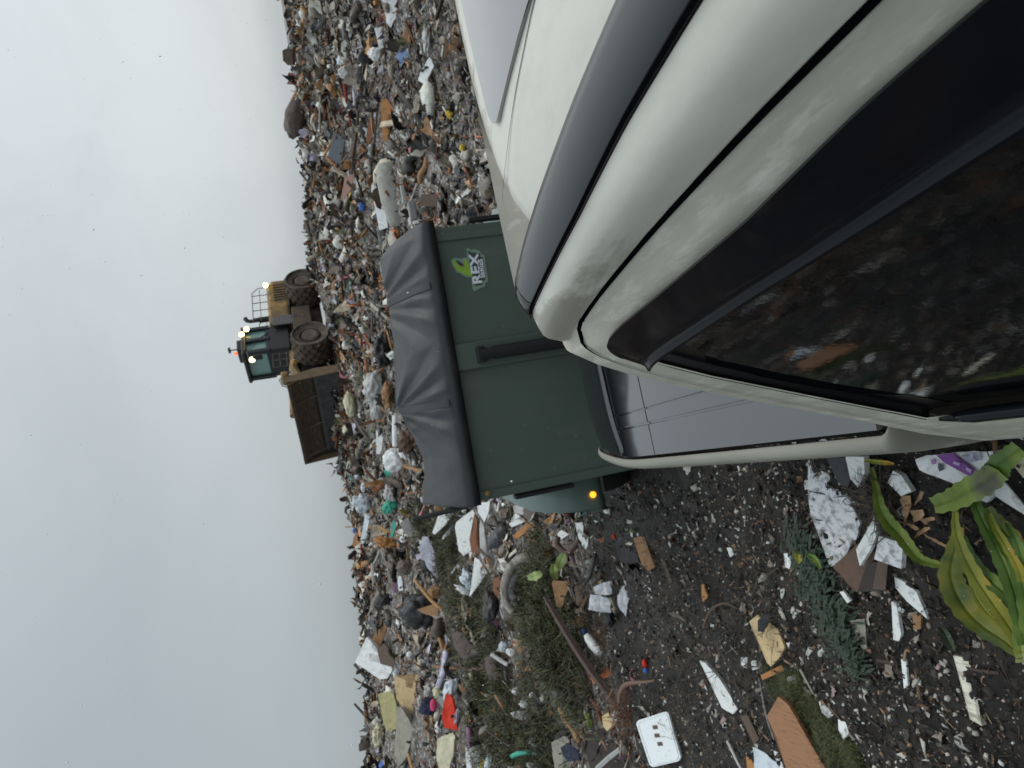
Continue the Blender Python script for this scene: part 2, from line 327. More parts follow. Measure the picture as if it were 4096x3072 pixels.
# ------------------------------------------------------------------ pickup truck (axis turned 6 degrees left of straight ahead)
SC = .80                                   # lateral place of the truck's centre line
def build_truck():
    O = SC*Ev + .3*Dv
    root = empty('pickup_truck', tuple(O), PHI)
    tag(root, 'dirty off-white crew cab pickup with glossy black bed cover, seen from beside its rear door', 'pickup truck')
    # local coords: x = s-SC (negative = near side), y = t-.3 (rear +), z
    def P(s, t, z): return (s-SC, t-.3, z)
    paint = mat('truck_paint', lin(212, 211, 199), .42, coat=.55, dirt=lin(150, 144, 132), dirt_amt=.35, dscale=5, dthr=.62)
    roofp = mat('truck_roof_paint', lin(205, 204, 193), .5, coat=.2, dirt=lin(168, 164, 151), dirt_amt=.34, dscale=9, dthr=.55, stretch=(1, .35, 1), grime=lin(158, 153, 139))
    def grime(o, f):
        a = o.data.attributes.new('grime', 'FLOAT', 'POINT'); a.data.foreach_set('value', np.array([f(v.co.x+SC, v.co.y+.3, v.co.z) for v in o.data.vertices], np.float32))
    dusty = mat('dusty_paint', lin(180, 177, 163), .6, coat=.1, dirt=lin(222, 220, 208), dirt_amt=.7, dscale=26, dthr=.60, stretch=(1.6, .3, 1), var=.25, bump=.06, bscale=60)
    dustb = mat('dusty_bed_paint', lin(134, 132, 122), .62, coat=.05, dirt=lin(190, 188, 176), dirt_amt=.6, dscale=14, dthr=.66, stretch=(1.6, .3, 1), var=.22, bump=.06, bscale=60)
    black = mat('satin_black_trim', (.013, .014, .017), .28, spec=.8, coat=.2)
    gloss = mat('gloss_black', (.005, .006, .009), .10, coat=0, spec=.2)
    glass = mat('tinted_glass', (.003, .004, .005), .03, spec=.5, dirt=(.03, .029, .026), dirt_amt=.5, dscale=90, dthr=.66, bump=.010, bscale=70)
    seam_m = mat('seam_dark', (.003, .003, .004), 1., spec=0.)
    rubber = mat('rubber', (.012, .012, .012), .7)
    steel = mat('wheel_rim', (.25, .25, .26), .35, metal=.8)
    red = mat('lamp_red', (.25, .01, .01), .15, coat=.5)
    # feature lines measured along the roof
    def ip(t, tab):
        a = np.array(tab); 
        return float(np.interp(t, a[:, 0], a[:, 1]))
    mL = lambda t: ip(t, [(-.9, .40), (.1, .40), (.53, .373), (.66, .363), (.83, .346), (1.01, .325), (1.16, .300), (1.3, .285)])
    mR = lambda t: ip(t, [(-.9, .325), (.1, .325), (.43, .302), (.59, .290), (.77, .268), (.97, .252), (1.2, .236), (1.3, .233)])
    gp = lambda t: ip(t, [(-.9, .27), (.1, .265), (.37, .251), (.5, .246), (.76, .232), (1.0, .215), (1.11, .203), (1.3, .18)])
    vT = lambda t: ip(t, [(-.9, .235), (.1, .232), (.32, .217), (.43, .210), (.62, .184), (.82, .169), (.98, .158), (1.04, .150), (1.11, .140)])
    vL = lambda t: ip(t, [(-.9, .19), (.1, .188), (.4, .173), (.55, .160), (.78, .142), (1.05, .116), (1.11, .107)])
    dr = lambda t: max(0, min(1.2, (t-.4)/.8))**2 + .35*max(0, (-.1-t)/.8)**2*2
    roll = lambda t: max(0, (t-1.13)/.15)**2*.045
    zML = lambda t: 1.905-.05*dr(t)-roll(t)
    zMR = lambda t: 1.893-.048*dr(t)-roll(t)
    zG = lambda t: 1.815-.038*dr(t)-roll(t)*.4
    zV = lambda t: 1.775
    def zroof(s, t):
        q = (SC-abs(s-SC)-SC)/-.43
        q = abs(s-SC)/.43
        return 1.926-.021*q*q-.05*dr(t)-roll(t)-.18*max(0, abs(s-SC)-.365)
    prof = [(1.86, .232), (1.837, .216), (1.80, .190), (1.766, .165), (1.72, .136), (1.66, .107), (1.576, .072), (1.377, 0.0), (1.27, -.038), (1.2, -.062), (1.13, -.088), (1.05, -.118), (.93, -.152), (.81, -.165), (.6, -.165), (.42, -.14)]
    pz = np.array(prof)[::-1]
    def sk(z, t):
        tp = .06*max(0, min(1.3, (1.1-t)/.7)); w = max(0, min(1, (z-1.3)/.38))
        return float(np.interp(z, pz[:, 0], pz[:, 1]))+tp*w
    # --- roof panel (both halves)
    ts = list(np.linspace(-.75, .4, 9))+list(np.linspace(.45, 1.3, 28))
    g = MB(); rows = []
    for t in ts:
        l = mL(t); ss = list(np.linspace(l, 2*SC-l, 25))
        rows.append([P(s, t-max(0, (t-.9)/.4)*.20*(abs(s-SC)/.5)**3, zroof(s, t)) for s in ss])
    g.grid(rows); body = g.build('roof', roofp, root, smooth=True)
    grime(body, lambda s, t, z: max(0, min(1, (t-1.02)/.16))*.62+.28*max(0, min(1, (abs(s-SC)-.4)/.1))*max(0, min(1, (t-.8)/.3)))
    rs = MB()
    for sg in (1, -1):
        pl = [(.507, .716), (.485, .897), (.446, 1.12), (.43, 1.2)]; pl = [(.55, -.6), (.53, .3)]+pl
        tt = np.linspace(-.6, 1.2, 40); sv = np.interp(tt, [p[1] for p in pl], [p[0] for p in pl])
        sv = [s if sg > 0 else 2*SC-s for s in sv]
        rs.grid([[P(s-.0009, t, zroof(s, t)+.0010), P(s+.0009, t, zroof(s, t)+.0010)] for s, t in zip(sv, tt)])
    rs.build('roof_seam', seam_m, body)
    # --- glass sunroof with rounded corners
    w0, w1, t0, t1, r = .512, 2*SC-.512, .12, 1.045, .045
    out = []
    for (qx, qy, a0) in ((w1-r, t1-r, 0), (w0+r, t1-r, 90), (w0+r, t0+r, 180), (w1-r, t0+r, 270)):
        for k in range(7):
            a = math.radians(a0+k*15); out.append((qx+r*math.cos(a), qy+r*math.sin(a)))
    def bowed(s, t): return t+.03*(1-((s-SC)/.3)**2)*(1 if t > .6 else 0)
    bm = bmesh.new(); vs = [bm.verts.new(P(s, bowed(s, t), 0)) for s, t in out]; bm.faces.new(vs)
    bmesh.ops.triangulate(bm, faces=bm.faces[:]); bmesh.ops.subdivide_edges(bm, edges=bm.edges[:], cuts=3, use_grid_fill=True)
    for v in bm.verts: v.co.z = zroof(v.co.x+SC, v.co.y+.3)+.006
    e = bmesh.ops.extrude_edge_only(bm, edges=[e for e in bm.edges if e.is_boundary])
    for v in [x for x in e['geom'] if isinstance(x, bmesh.types.BMVert)]: v.co.z -= .012
    bmesh.ops.recalc_face_normals(bm, faces=bm.faces[:])
    me = bpy.data.meshes.new('sunroof'); bm.to_mesh(me); bm.free()
    sun_ = link('sunroof', me, mat('sunroof_glass', (.05, .053, .057), .09, spec=1.0, coat=1.0), root); autosmooth(sun_, 30)
    # --- roof mouldings
    for sg in (1, -1):
        fx = (lambda s: s) if sg > 0 else (lambda s: 2*SC-s)
        tt = list(np.linspace(-.75, .4, 10))+list(np.linspace(.45, 1.12, 24)); cap = np.linspace(1.124, 1.255, 9)
        def sec(t, k=1.):
            a, b = mL(t), mR(t); za, zb = zML(t)-.004, zMR(t)-.006
            return [P(fx(a+.001), t, za), P(fx(a-.002), t, za+.010*k), P(fx(a*.86+b*.14), t, za*.86+zb*.14+.020*k), P(fx(a*.62+b*.38), t, za*.62+zb*.38+.026*k), P(fx(a*.38+b*.62), t, za*.38+zb*.62+.025*k), P(fx(a*.15+b*.85), t, za*.15+zb*.85+.019*k), P(fx(b+.002), t, zb+.009*k), P(fx(b+.001), t, zb-.004)]
        mo = MB().grid([sec(t) for t in tt]).build('roof_moulding', black, root); autosmooth(mo, 50)
        MB().grid([[P(fx(mR(t)-d), t, zMR(t)+h) for d, h in ((-.0025, .0095), (.0005, .0085), (.0028, .0075))] for t in list(np.linspace(-.75, .4, 10))+list(np.linspace(.45, 1.2, 24))]).build('moulding_groove_shade', seam_m, mo)  # black strip painting in the shadow of the groove between moulding and rail
        kk = [1]*4+[.97, .9, .75, .5, .1]
        ca = MB().grid([sec(t, k) for t, k in zip(cap, kk)]).build('end_cap', gloss, mo); autosmooth(ca, 50)
    # --- cab sides, near and far
    zrow = [1.77, 1.75, 1.72, 1.69, 1.66, 1.62, 1.576, 1.5, 1.43, 1.377, 1.32, 1.27, 1.22, 1.17, 1.13, 1.09, 1.05, .99, .93, .86, .75, .6, .5, .42]
    tz = list(np.linspace(-.9, 1.04, 30))+[1.08, 1.10, 1.13, 1.16, 1.19, 1.22, 1.245, 1.26, 1.272, 1.278]
    curl = {1.245: .004, 1.26: .012, 1.272: .026, 1.278: .05}
    for sg in (1, -1):
        fx = (lambda s: s) if sg > 0 else (lambda s: 2*SC-s)
        rows = []
        for t in tz:
            c = curl.get(t, 0); tq = min(t, 1.2)
            a, b_ = mR(t), gp(t); za, zb = zMR(t), zG(t)
            row = [P(fx(a+c), t, za-.002)]
            for k in (.2, .4, .6, .8): row.append(P(fx(a*(1-k)+b_*k+c-.010*math.sin(k*PI)), t, za*(1-k)+zb*k+.016*math.sin(k*PI)))
            row.append(P(fx(b_+c), t, zb))
            for z in zrow: row.append(P(fx(sk(z, t)+c), t, z))
            rows.append(row)
        g = MB(); nr, nc = len(rows), len(rows[0]); fs = []
        for i in range(nr-1):
            for j in range(nc-1):
                if j >= 6 and 1.16 < zrow[min(j-6, len(zrow)-1)] <= 1.73 and zrow[min(j-5, len(zrow)-1)] >= 1.16 and tz[i+1] <= 1.101: continue
                fs.append((i*nc+j, i*nc+j+1, (i+1)*nc+j+1, (i+1)*nc+j))
        g.add([p for r in rows for p in r], fs)
        side = g.build('cab_side', dusty if sg > 0 else paint, root, smooth=True)
        # side rail above the door gap is cleaner paint
        rg = MB().grid([[P(fx(p), t, z) for p, z in ((mR(t)*.96+gp(t)*.04, zMR(t)*.96+zG(t)*.04+.006), *[(mR(t)*(1-k)+gp(t)*k-.0115*math.sin(k*PI)-.001, zMR(t)*(1-k)+zG(t)*k+.0178*math.sin(k*PI)+.001) for k in (.2, .4, .55, .7, .84, .95)])] for t in list(np.linspace(-.85, .4, 10))+list(np.linspace(.45, 1.215, 26))])
        grime(rg.build('roof_rail', roofp, root, smooth=True), lambda s, t, z: .50*max(0, min(1, 1-(abs(abs(s-SC)-(SC-gp(t)))-.002)/.022))*(.12+.88*max(0, min(1, (t-.45)/.6)))+.55*max(0, min(1, (t-.98)/.16)))
        # door gap: along the roof rail, round the corner and down the pillar
        pts = [(gp(t), t, zG(t)) for t in np.linspace(-.85, 1.09, 40)]
        cor = [(gp(1.115)-.001, 1.115, zG(1.115)-.001), (gp(1.135)-.004, 1.136, zG(1.135)-.002), (sk(1.772, 1.15)+.004, 1.151, 1.775), (sk(1.765, 1.16)+.001, 1.161, 1.766), (sk(1.752, 1.168), 1.168, 1.753), (sk(1.735, 1.174), 1.174, 1.735), (sk(1.70, 1.177), 1.177, 1.70)]
        pts += cor
        for z in np.linspace(1.64, .5, 20): pts.append((sk(z, 1.178), 1.178-.10*max(0, (1.2-z))*.3, z))
        rowsg = []
        for i, (s, t, z) in enumerate(pts):
            w = .0085 if i < 40 else (.0095-.0010*(i-40) if i < 47 else .0022)
            q0, q1 = pts[max(i-1, 0)], pts[min(i+1, len(pts)-1)]
            dv = Vector((q1[0]-q0[0], q1[1]-q0[1], q1[2]-q0[2])).normalized(); nn = Vector((-.6, 0, .8)) if i < 40 else Vector((-.9, .05, .42)); wv = dv.cross(nn).normalized()*w*.5
            off = nn*.003
            rowsg.append([P(fx(s+off.x+wv.x), t+off.y+wv.y, z+off.z+wv.z), P(fx(s+off.x-wv.x), t+off.y-wv.y, z+off.z-wv.z)])
        MB().grid(rowsg).build('door_gap', seam_m, side)
        # windows
        for (ta, tb, rear) in ((-.88, -.02, 0), (.06, 1.10, 1)):
            zz = [1.73, 1.69, 1.64, 1.576, 1.48, 1.377, 1.27, 1.16]
            win = MB().grid([[P(fx(sk(z, t)+.022+.006*math.sin((1.73-z)/.57*PI)*-1), t, z) for z in zz] for t in np.linspace(ta, tb, 16)]).build('window', glass, root, smooth=True)
            if rear:
                MB().grid([[P(fx(sk(z, t)+o), t, z) for t, o in ((1.112, -.001), (1.104, .004), (1.10, .016), (1.085, .018), (1.04-.012*(1.7-z), .019))] for z in zz]).build('window_seal', mat('seal_black', (.004, .004, .005), .25), win, smooth=True)
        MB().box(P(fx(.045), .02, 1.45), (.03, .10, .6), Matrix.Rotation(math.radians(21)*(1 if sg > 0 else -1), 4, 'Y')).build('door_pillar', gloss, root)
        # belt moulding
        bel = MB().tube([P(fx(sk(1.165, t)-.004), t, 1.165) for t in np.linspace(-.88, 1.075, 30)], [.013]*29+[.004], 8).build('belt_moulding', gloss, root, smooth=True)
        # rain visor
        vr = []
        for t in list(np.linspace(-.85, .4, 10))+list(np.linspace(.45, 1.06, 20))+[1.072, 1.084, 1.094, 1.102, 1.108, 1.111]:
            e = max(0, (t-1.0)/.111); a, b_ = vT(t), vL(t); za, zb = zV(t), 1.680+.016*max(0, min(1, (t-.4)/.65))
            b2 = b_; za2 = za-.048*e**3; a2 = a-.012*e**3; zb = zb-.012*e**4
            row = [P(fx(a2+.005), t, za2+.001), P(fx(a2+.001), t, za2+.003)]
            for k in (.12, .25, .5, .75): row.append(P(fx(a2*(1-k)+b2*k+.001*math.sin(k*PI)), t, za2*(1-k)+zb*k+.002*math.sin(k*PI)))
            row += [P(fx(b2+.002), t, zb+.006), P(fx(b2-.001), t, zb+.004), P(fx(b2-.007), t, zb+.002), P(fx(b2-.009), t, zb-.003), P(fx(b2+.004), t, zb-.004), P(fx(b2+.012), t, zb+.02)]
            vr.append(row)
        vis = MB().grid(vr).build('rain_visor', gloss, root); autosmooth(vis, 45)
    # back wall of the cab, rear window, front of the cab
    bw = MB(); rows = []
    for z in [1.84, 1.78, 1.7, 1.6, 1.45, 1.3, 1.15, 1.0, .7, .45]:
        a = sk(min(z, 1.8), 1.2)+(.05 if z < 1.75 else .11); rows.append([P(s, 1.262+.035*(1-((s-SC)/.7)**2), z) for s in np.linspace(a, 2*SC-a, 14)])
    rows.insert(0, [P(s, 1.3-.20*(abs(s-SC)/.5)**3, zroof(s, 1.3)) for s in np.linspace(.30, 2*SC-.30, 14)])
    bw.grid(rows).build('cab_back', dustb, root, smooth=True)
    MB().slab([P(.25, 1.303, 1.66), P(2*SC-.25, 1.303, 1.66), P(2*SC-.16, 1.303, 1.25), P(.16, 1.303, 1.25)], (0, 1, 0), .008).build('rear_window', glass, root)
    # windscreen, bonnet, front
    MB().grid([[P(SC+(s-SC)*w, t, z) for s in np.linspace(.36, 2*SC-.36, 12)] for (t, z, w) in ((-.75, 1.893, 1.), (-1.05, 1.62, 1.25), (-1.42, 1.24, 1.55))]).build('windscreen', glass, root, smooth=True)
    hood = [[P(SC+(x)*w, t, z-.05*(abs(x)/.8)**3) for x in np.linspace(-.8, .8, 15)] for (t, z, w) in ((-1.40, 1.22, 1.02), (-1.7, 1.21, 1.03), (-2.1, 1.17, 1.03), (-2.4, 1.10, 1.0), (-2.5, 1.0, .97), (-2.53, .8, .96), (-2.53, .5, .95))]
    MB().grid(hood).build('bonnet', paint, root, smooth=True)
    for sg in (1, -1):
        fx = (lambda s: s) if sg > 0 else (lambda s: 2*SC-s)
        MB().grid([[P(fx(s), t, z) for s, z in ((-.02+.0, 1.17), (-.09, 1.1), (-.15, .95), (-.16, .7), (-.14, .5))] for t in np.linspace(-2.5, -.88, 10)]).build('front_wing', paint, root, smooth=True)
        MB().box(P(fx(.13), -2.51, .92), (.34, .08, .16), ch=.02).build('headlight', mat('headlamp', (.5, .5, .5), .1, coat=.5), root)
        # pillar beside windscreen
        MB().tube([P(fx(.30), -.75, 1.87), P(fx(.20), -1.05, 1.6), P(fx(.05), -1.42, 1.2)], .045, 8).build('front_pillar', paint, root, smooth=True)
    MB().box(P(SC, -2.54, .55), (1.75, .12, .3), ch=.04).build('front_bumper', black, root)
    # --- load bed
    T0, T1 = 1.305, 3.37; SN = -.155
    for sg in (1, -1):
        fx = (lambda s: s) if sg > 0 else (lambda s: 2*SC-s)
        def bedsec(t):
            o = .0
            x = max(0, (t-2.68)/.69); o = .085*x**2.2
            return [(-.105+o, 1.090), (-.112+o, 1.098), (-.122+o, 1.0985), (-.134+o, 1.094), (-.143+o, 1.083), (-.149+o, 1.06), (-.156+o, 1.0), (-.163+o*.8, .88), (-.166+o*.7, .7), (-.160+o*.6, .5)]
        tl = list(np.linspace(T0+.012, 2.6, 14))+list(np.linspace(2.65, T1, 16))
        dz = lambda t: .0225*max(0, t-1.6)**2+max(0, (t-3.22)/.15)**2*.05
        rows = [[P(fx(s+q), T0+dt, z-q*.4) for s, z in bedsec(T0)] for q, dt in ((.06, -.012), (.022, -.010), (.006, -.001))]+[[P(fx(s), t, z-dz(t)) for s, z in bedsec(t)] for t in tl]
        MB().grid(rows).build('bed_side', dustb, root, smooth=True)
        MB().box(P(fx(0.12), T0+.03, .80), (.40, .01, .5)).build('bed_front', dusty, root)
        MB().box(P(fx(-.062), 3.31, .78), (.05, .07, .34), ch=.015).build('tail_light', red, root)
    MB().box(P(SC, 3.34, .74), (1.62, .05, .46), ch=.02).build('tailgate', paint, root)
    MB().box(P(SC, 3.42, .5), (1.75, .12, .2), ch=.03).build('rear_bumper', black, root)
    # cover: three folding panels, side rails, raised rear bar
    cov_m = mat('bed_cover_gloss', (.010, .012, .014), .05, spec=1., coat=1., dirt=(.03, .032, .035), dirt_amt=.05, dscale=3, dthr=.60)
    cov = empty('bed_cover', (0, 0, 0)); cov.parent = root
    ZC = 1.0925
    def slabp(ta, tb, name, s0=-.100):
        ss = [s0, s0+.008, .024, .027, .033, .036, .083, .0855, .0885, .091]; hh = [-.012, .004, .004, -.004, -.004, .005, .005, -.002, -.002, .005]
        ss = ss+[.3, .55, SC]; hh = hh+[.006, .007, .008]
        ss2 = ss+[2*SC-s for s in ss[::-1][1:]]; hh2 = hh+hh[::-1][1:]
        tl = [ta, ta+.004]+list(np.linspace(ta+.03, tb-.03, 8))+[tb-.004, tb]
        def inset(t): return 0.085*max(0, (t-2.68)/.69)**2.2
        rows = []
        for i, t in enumerate(tl):
            dz = -.012 if i in (0, len(tl)-1) else 0
            rows.append([P(SC+(s-SC)*(1-inset(t)/(SC+.1)), t, ZC+h+dz-.0225*max(0, t-1.6)**2) for s, h in zip(ss2, hh2)])
        o = MB().grid(rows).build(name, cov_m, cov); autosmooth(o, 25); return o
    cov_m.node_tree.nodes['Principled BSDF'].inputs['Coat IOR'].default_value = 1.8
    slabp(T0+.01, 2.52, 'cover_panel'); slabp(2.522, 2.90, 'cover_panel')
    rows = []
    for t, h in ((2.903, -.004), (2.906, .014), (2.92, .017), (3.0, .016), (3.08, .014), (3.16, .011), (3.24, .006), (3.30, -.002), (3.34, -.018), (3.36, -.04), (3.37, -.09)):
        i = .085*max(0, (t-2.68)/.69)**2.2
        rows.append([P(SC+x*(.9-i-.002)/.9, t-.05*(abs(x)/.9)**6, ZC+h-.0225*max(0, t-1.6)**2-.012*(abs(x)/.9)**8) for x in np.linspace(-.9, .9, 41)])
    rb = MB().grid(rows).build('rear_bar', mat('rear_bar_black', (.008, .009, .011), .13, coat=.3), cov); autosmooth(rb, 40)
    # wheels
    for t in (2.3, -1.65):
        for sg in (1, -1):
            w = empty('wheel'); w.parent = root; w.location = P(.0 if sg > 0 else 2*SC, t, .38)
            w.rotation_euler = (0, 0, PI/2 if sg > 0 else -PI/2)
            MB().lathe([(.20, -.11), (.34, -.12), (.375, -.10), (.38, 0), (.375, .10), (.34, .12), (.20, .11)], 32).build('tyre', rubber, w, smooth=True)
            MB().lathe([(.21, .09), (.19, .06), (.08, .05), (.0, .06)], 20).build('rim', steel, w, smooth=True)
build_truck()
# ------------------------------------------------------------------ green dump trailer behind the truck
def text_mesh(txt, size, m, parent, loc, name, ext=.002, xs=1., shear=0.):
    cu_ = bpy.data.curves.new(name, 'FONT'); cu_.body = txt; cu_.size = size; cu_.extrude = ext; cu_.align_x = 'CENTER'; cu_.align_y = 'CENTER'; cu_.shear = shear; cu_.offset = size*.035
    cu_.space_character = 1.02
    to = bpy.data.objects.new(name+'_src', cu_); C.objects.link(to)
    dg = bpy.context.evaluated_depsgraph_get(); me = bpy.data.meshes.new_from_object(to.evaluated_get(dg)); bpy.data.objects.remove(to); me.name = name
    me.transform(Matrix.Diagonal((xs, 1, 1, 1))); me.transform(Matrix.Rotation(PI/2, 4, 'X'))
    me.materials.clear()
    return link(name, me, m, parent, loc)
def build_trailer():
    YF = 4.35
    root = empty('dump_trailer', (.18, YF, 0)); tag(root, 'dark green dump trailer with black mesh tarp hitched behind the pickup', 'trailer')
    def Q(x, y, z): return (x-.18, y-YF, z)
    gm = mat('trailer_green', lin(82, 95, 87), .45, coat=.1, dirt=lin(98, 106, 97), dirt_amt=.5, dscale=5, dthr=.6, var=.12, stretch=(1, 1, .3), bump=.05, bscale=4)
    gl = mat('fender_green', lin(108, 128, 121), .36, coat=.2, dirt=lin(110, 122, 114), dirt_amt=.4, dscale=5, dthr=.58)
    blk = mat('trailer_black', (.012, .013, .015), .5)
    rub = mat('rubber', (.012, .012, .012), .7)
    x0, x1, zb, zt = -.685, 1.044, .30, 1.525
    g = MB()
    g.box(Q((x0+x1)/2, YF+.02, (zb+zt)/2), (x1-x0-.02, .04, zt-zb), ch=.006)
    g.build('front_wall', gm, root)
    g = MB()   # centre post, corner posts and rims
    g.box(Q(.215, YF-.016, .90), (.165, .03, 1.2), ch=.006); g.build('centre_post', gm, root)
    for x in (x0+.03, x1-.075):
        MB().box(Q(x, YF-.004, .91), (.055 if x < 0 else .05, .02, 1.21), ch=.005).build('corner_post', gm, root)
    MB().box(Q((x0+x1)/2, YF-.006, 1.49), (x1-x0, .05, .06), ch=.008).build('top_rim', gm, root)
    MB().box(Q((x0+x1)/2, YF+.02, .27), (x1-x0-.1, .08, .10), ch=.008).build('floor_beam', gm, root)
    g = MB(); g.tube([Q(.212, YF-.065, .36), Q(.212, YF-.065, 1.22)], .042, 14); g.tube([Q(.212, YF-.065, 1.22), Q(.212, YF-.065, 1.31)], .034, 12)
    g.box(Q(.212, YF-.05, 1.30), (.10, .05, .05), ch=.006); g.build('lift_cylinder', blk, root, smooth=False)
    for x in (x0+.02, x1-.02):
        MB().box(Q(x, YF+1.35, .91), (.04, 2.6, 1.18), ch=.005).build('side_wall', gm, root)
        for k in range(4): MB().box(Q(x+(-.035 if x < 0 else .035), YF+.6+k*.62, .90), (.05, .06, 1.14), ch=.005).build('side_rib', gm, root)
    MB().box(Q(.18, YF+2.67, .88), (1.7, .04, 1.1), ch=.005).build('rear_gate', gm, root)
    MB().box(Q(.18, YF+1.35, .34), (1.65, 2.6, .06)).build('floor', gm, root)
    # tongue, coupler, jack
    g = MB()
    for s in (-1, 1): g.tube([Q(.18+s*.45, YF+.2, .30), Q(.18+s*.03, YF-.82, .36)], .04, 6)
    g.build('tongue', blk, root); MB().box(Q(.18, YF-.86, .42), (.10, .22, .12), ch=.02).build('coupler', blk, root)
    # load poking up under the tarp
    rng = np.random.RandomState(3)
    # fenders + wheels
    for sg in (-1, 1):
        fx = (lambda x: x) if sg < 0 else (lambda x: .36-x)
        prof = [(5.02, .40), (4.99, .47), (4.985, .62), (5.0, .76), (5.06, .86), (5.18, .93), (5.6, .96), (6.6, .96), (7.0, .9), (7.15, .6), (7.15, .45)]
        if sg > 0: prof = [(y, z-.14 if z > .6 else z) for y, z in prof]
        wdt = lambda z: (-.70, -1.03+.06*max(0, (z-.5))/.45)
        rows = [[Q(fx(wdt(z)[0]), y, z), Q(fx(wdt(z)[1]+.02), y, z), Q(fx(wdt(z)[1]), y, z-.012), Q(fx(wdt(z)[1]), y+.0, z-.05)] for y, z in prof]
        fe = MB().grid(rows).build('fender', gl, root); autosmooth(fe, 45)
        sm = fe.modifiers.new('th', 'SOLIDIFY'); sm.thickness = .008
        MB().box(Q(fx(-.82), 5.03, .435), (.22, .03, .09), ch=.006).build('fender_plate', gm, fe)
        amb = mat('amber_lamp', (.9, .35, .02), .2, emit=(1, .36, .02), estr=2.2)
        MB().lathe([(.024, 0), (.022, -.012), (.012, -.018), (0, -.019)], 14, 'y', Q(fx(-.905), 4.982, .50)).build('marker_lamp', amb, fe)
        for yy in (5.55, 6.35):
            w = empty('wheel'); w.parent = root; w.location = Q(fx(-.84), yy, .37)
            w.rotation_euler = (0, 0, PI/2 if sg < 0 else -PI/2)
            MB().lathe([(.19, -.10), (.33, -.11), (.362, -.09), (.367, 0), (.362, .09), (.33, .11), (.19, .10)], 28).build('tyre', rub, w, smooth=True)
            MB().lathe([(.20, .08), (.18, .05), (.0, .05)], 18).build('rim', gl, w, smooth=True)
        # tarp arm
        if sg < 0: MB().tube([Q(fx(-.715), 4.45, 1.52), Q(fx(-.735), 4.50, 1.86)], .016, 8).build('tarp_arm', blk, root)
        MB().box(Q(fx(-.71), 4.40, 1.02), (.03, .06, .40), ch=.008).build('latch_strap', blk, root)
    # the tarp: bunched over the front edge, rising over the load and sagging between
    key = [(-.70, 1.755), (-.516, 1.71), (-.395, 1.70), (-.23, 1.745), (-.08, 1.80), (.03, 1.82), (.28, 1.785), (.45, 1.765), (.71, 1.755), (.885, 1.77), (.99, 1.765), (1.06, 1.69), (1.10, 1.58)]
    kx = np.array([k[0] for k in key]); kz = np.array([k[1] for k in key])
    xs = np.linspace(-.70, 1.07, 130)
    rows = []
    us = np.concatenate([np.linspace(0, .2, 8), np.linspace(.22, 1, 40), np.linspace(1.05, 2.2, 24)])
    for u in us:
        row = []
        for x in xs:
            zr = float(np.interp(x, kx, kz)); 
            lowz = 1.525+.004*mn.noise(Vector((x*6, 0, 1)))
            if u <= .2: y = YF-.045-.012*math.sin(u/.2*PI); z = 1.452+(lowz-1.452)*u/.2
            elif u <= 1:
                k = (u-.2)/.8; y = YF-.045+.55*k**1.25; z = lowz+ (zr-lowz)*(k**.85)
            else: y = YF+.505+(u-1)*1.7; z = zr-.30*(u-1)-.02
            # folds radiating from the tie points
            f = 0
            for tx in (-.05, .67):
                dx = x-tx; a = math.atan2(z-1.83, dx+1e-4)
                q9 = (a*7/PI+tx*3) % 1; f += .022*(abs(q9-.5)*4-1)*math.exp(-(dx/.36)**2)*min(1, abs(dx)/.08)
            f += .008*mn.noise(Vector((x*5, z*3, u*2)))+.010*(.5-abs(mn.noise(Vector((x*9+z*5, z*4, 3)))))
            kk = max(0, min(1, (u-.2)/.25))*(1 if u < 1.2 else .6)
            row.append(Q(x, y-f*kk, z+f*.4*kk))
        rows.append(row)
    tm = mat('mesh_tarp', (.012, .0132, .0155), .42, spec=.5, bump=.12, bscale=300, dirt=(.035, .036, .038), dirt_amt=.5, dscale=6, dthr=.58, stretch=(1, 1, 3))
    tarp = MB().grid(rows).build('tarp', tm, root, smooth=True)
    sm = tarp.modifiers.new('th', 'SOLIDIFY'); sm.thickness = .004
    for tx in (-.05, .67):
        i = int(np.argmin(abs(xs-tx)))
        r2 = [[tuple(Vector(r[i])+Vector((-.017, -.006, .006))), tuple(Vector(r[i+1])+Vector((.012, -.006, .006)))] for r in rows[8:56]]
        MB().grid(r2).build('strap', mat('strap_black', (.010, .010, .012), .5), tarp)
    # roller tube along the front edge of the tarp
    MB().box(Q(1.16, YF+.02, 1.56), (.12, .04, .05), ch=.01).build('roller_bracket', mat('bracket_grey', (.25, .25, .25), .5), root)
    MB().box(Q(1.27, YF+.02, 1.60), (.11, .02, .025), ch=.005).build('roller_handle', mat('pale_handle', (.4, .42, .40), .5), root)
    MB().lathe([(.018, 0), (.016, -.01), (0, -.014)], 12, 'y', Q(-.64, YF-.032, 1.40)).build('marker_lamp', mat('amber_dull', (.25, .14, .04), .3), root)
    # emblem plate, dinosaur head and lettering on the front wall
    yl = YF-.0035
    def em(pts, reg=(1780, 950, 6.6375)):
        o = []
        for a, b in pts:
            d = ray(reg[0]+a/reg[2], reg[1]+b/reg[2]); t = YF/d[1]; p = EYEV+d*t; o.append((p[0], p[2]))
        return o
    e = empty('emblem'); e.parent = root
    def flat(poly, m, nm, y, th=.003): return MB().slab([Q(x, y, z) for x, z in poly], (0, -1, 0), th).build(nm, m, e)
    pale = mat('emblem_edge', lin(128, 150, 136), .5); dgr = mat('emblem_dark', lin(58, 78, 66), .5); wht = mat('emblem_white', lin(226, 228, 240), .4)
    grn = mat('emblem_green', lin(140, 178, 62), .5, var=.25, dscale=60); drk = mat('emblem_mouth', lin(52, 54, 74), .5); rd = mat('emblem_tongue', lin(150, 90, 70), .5)
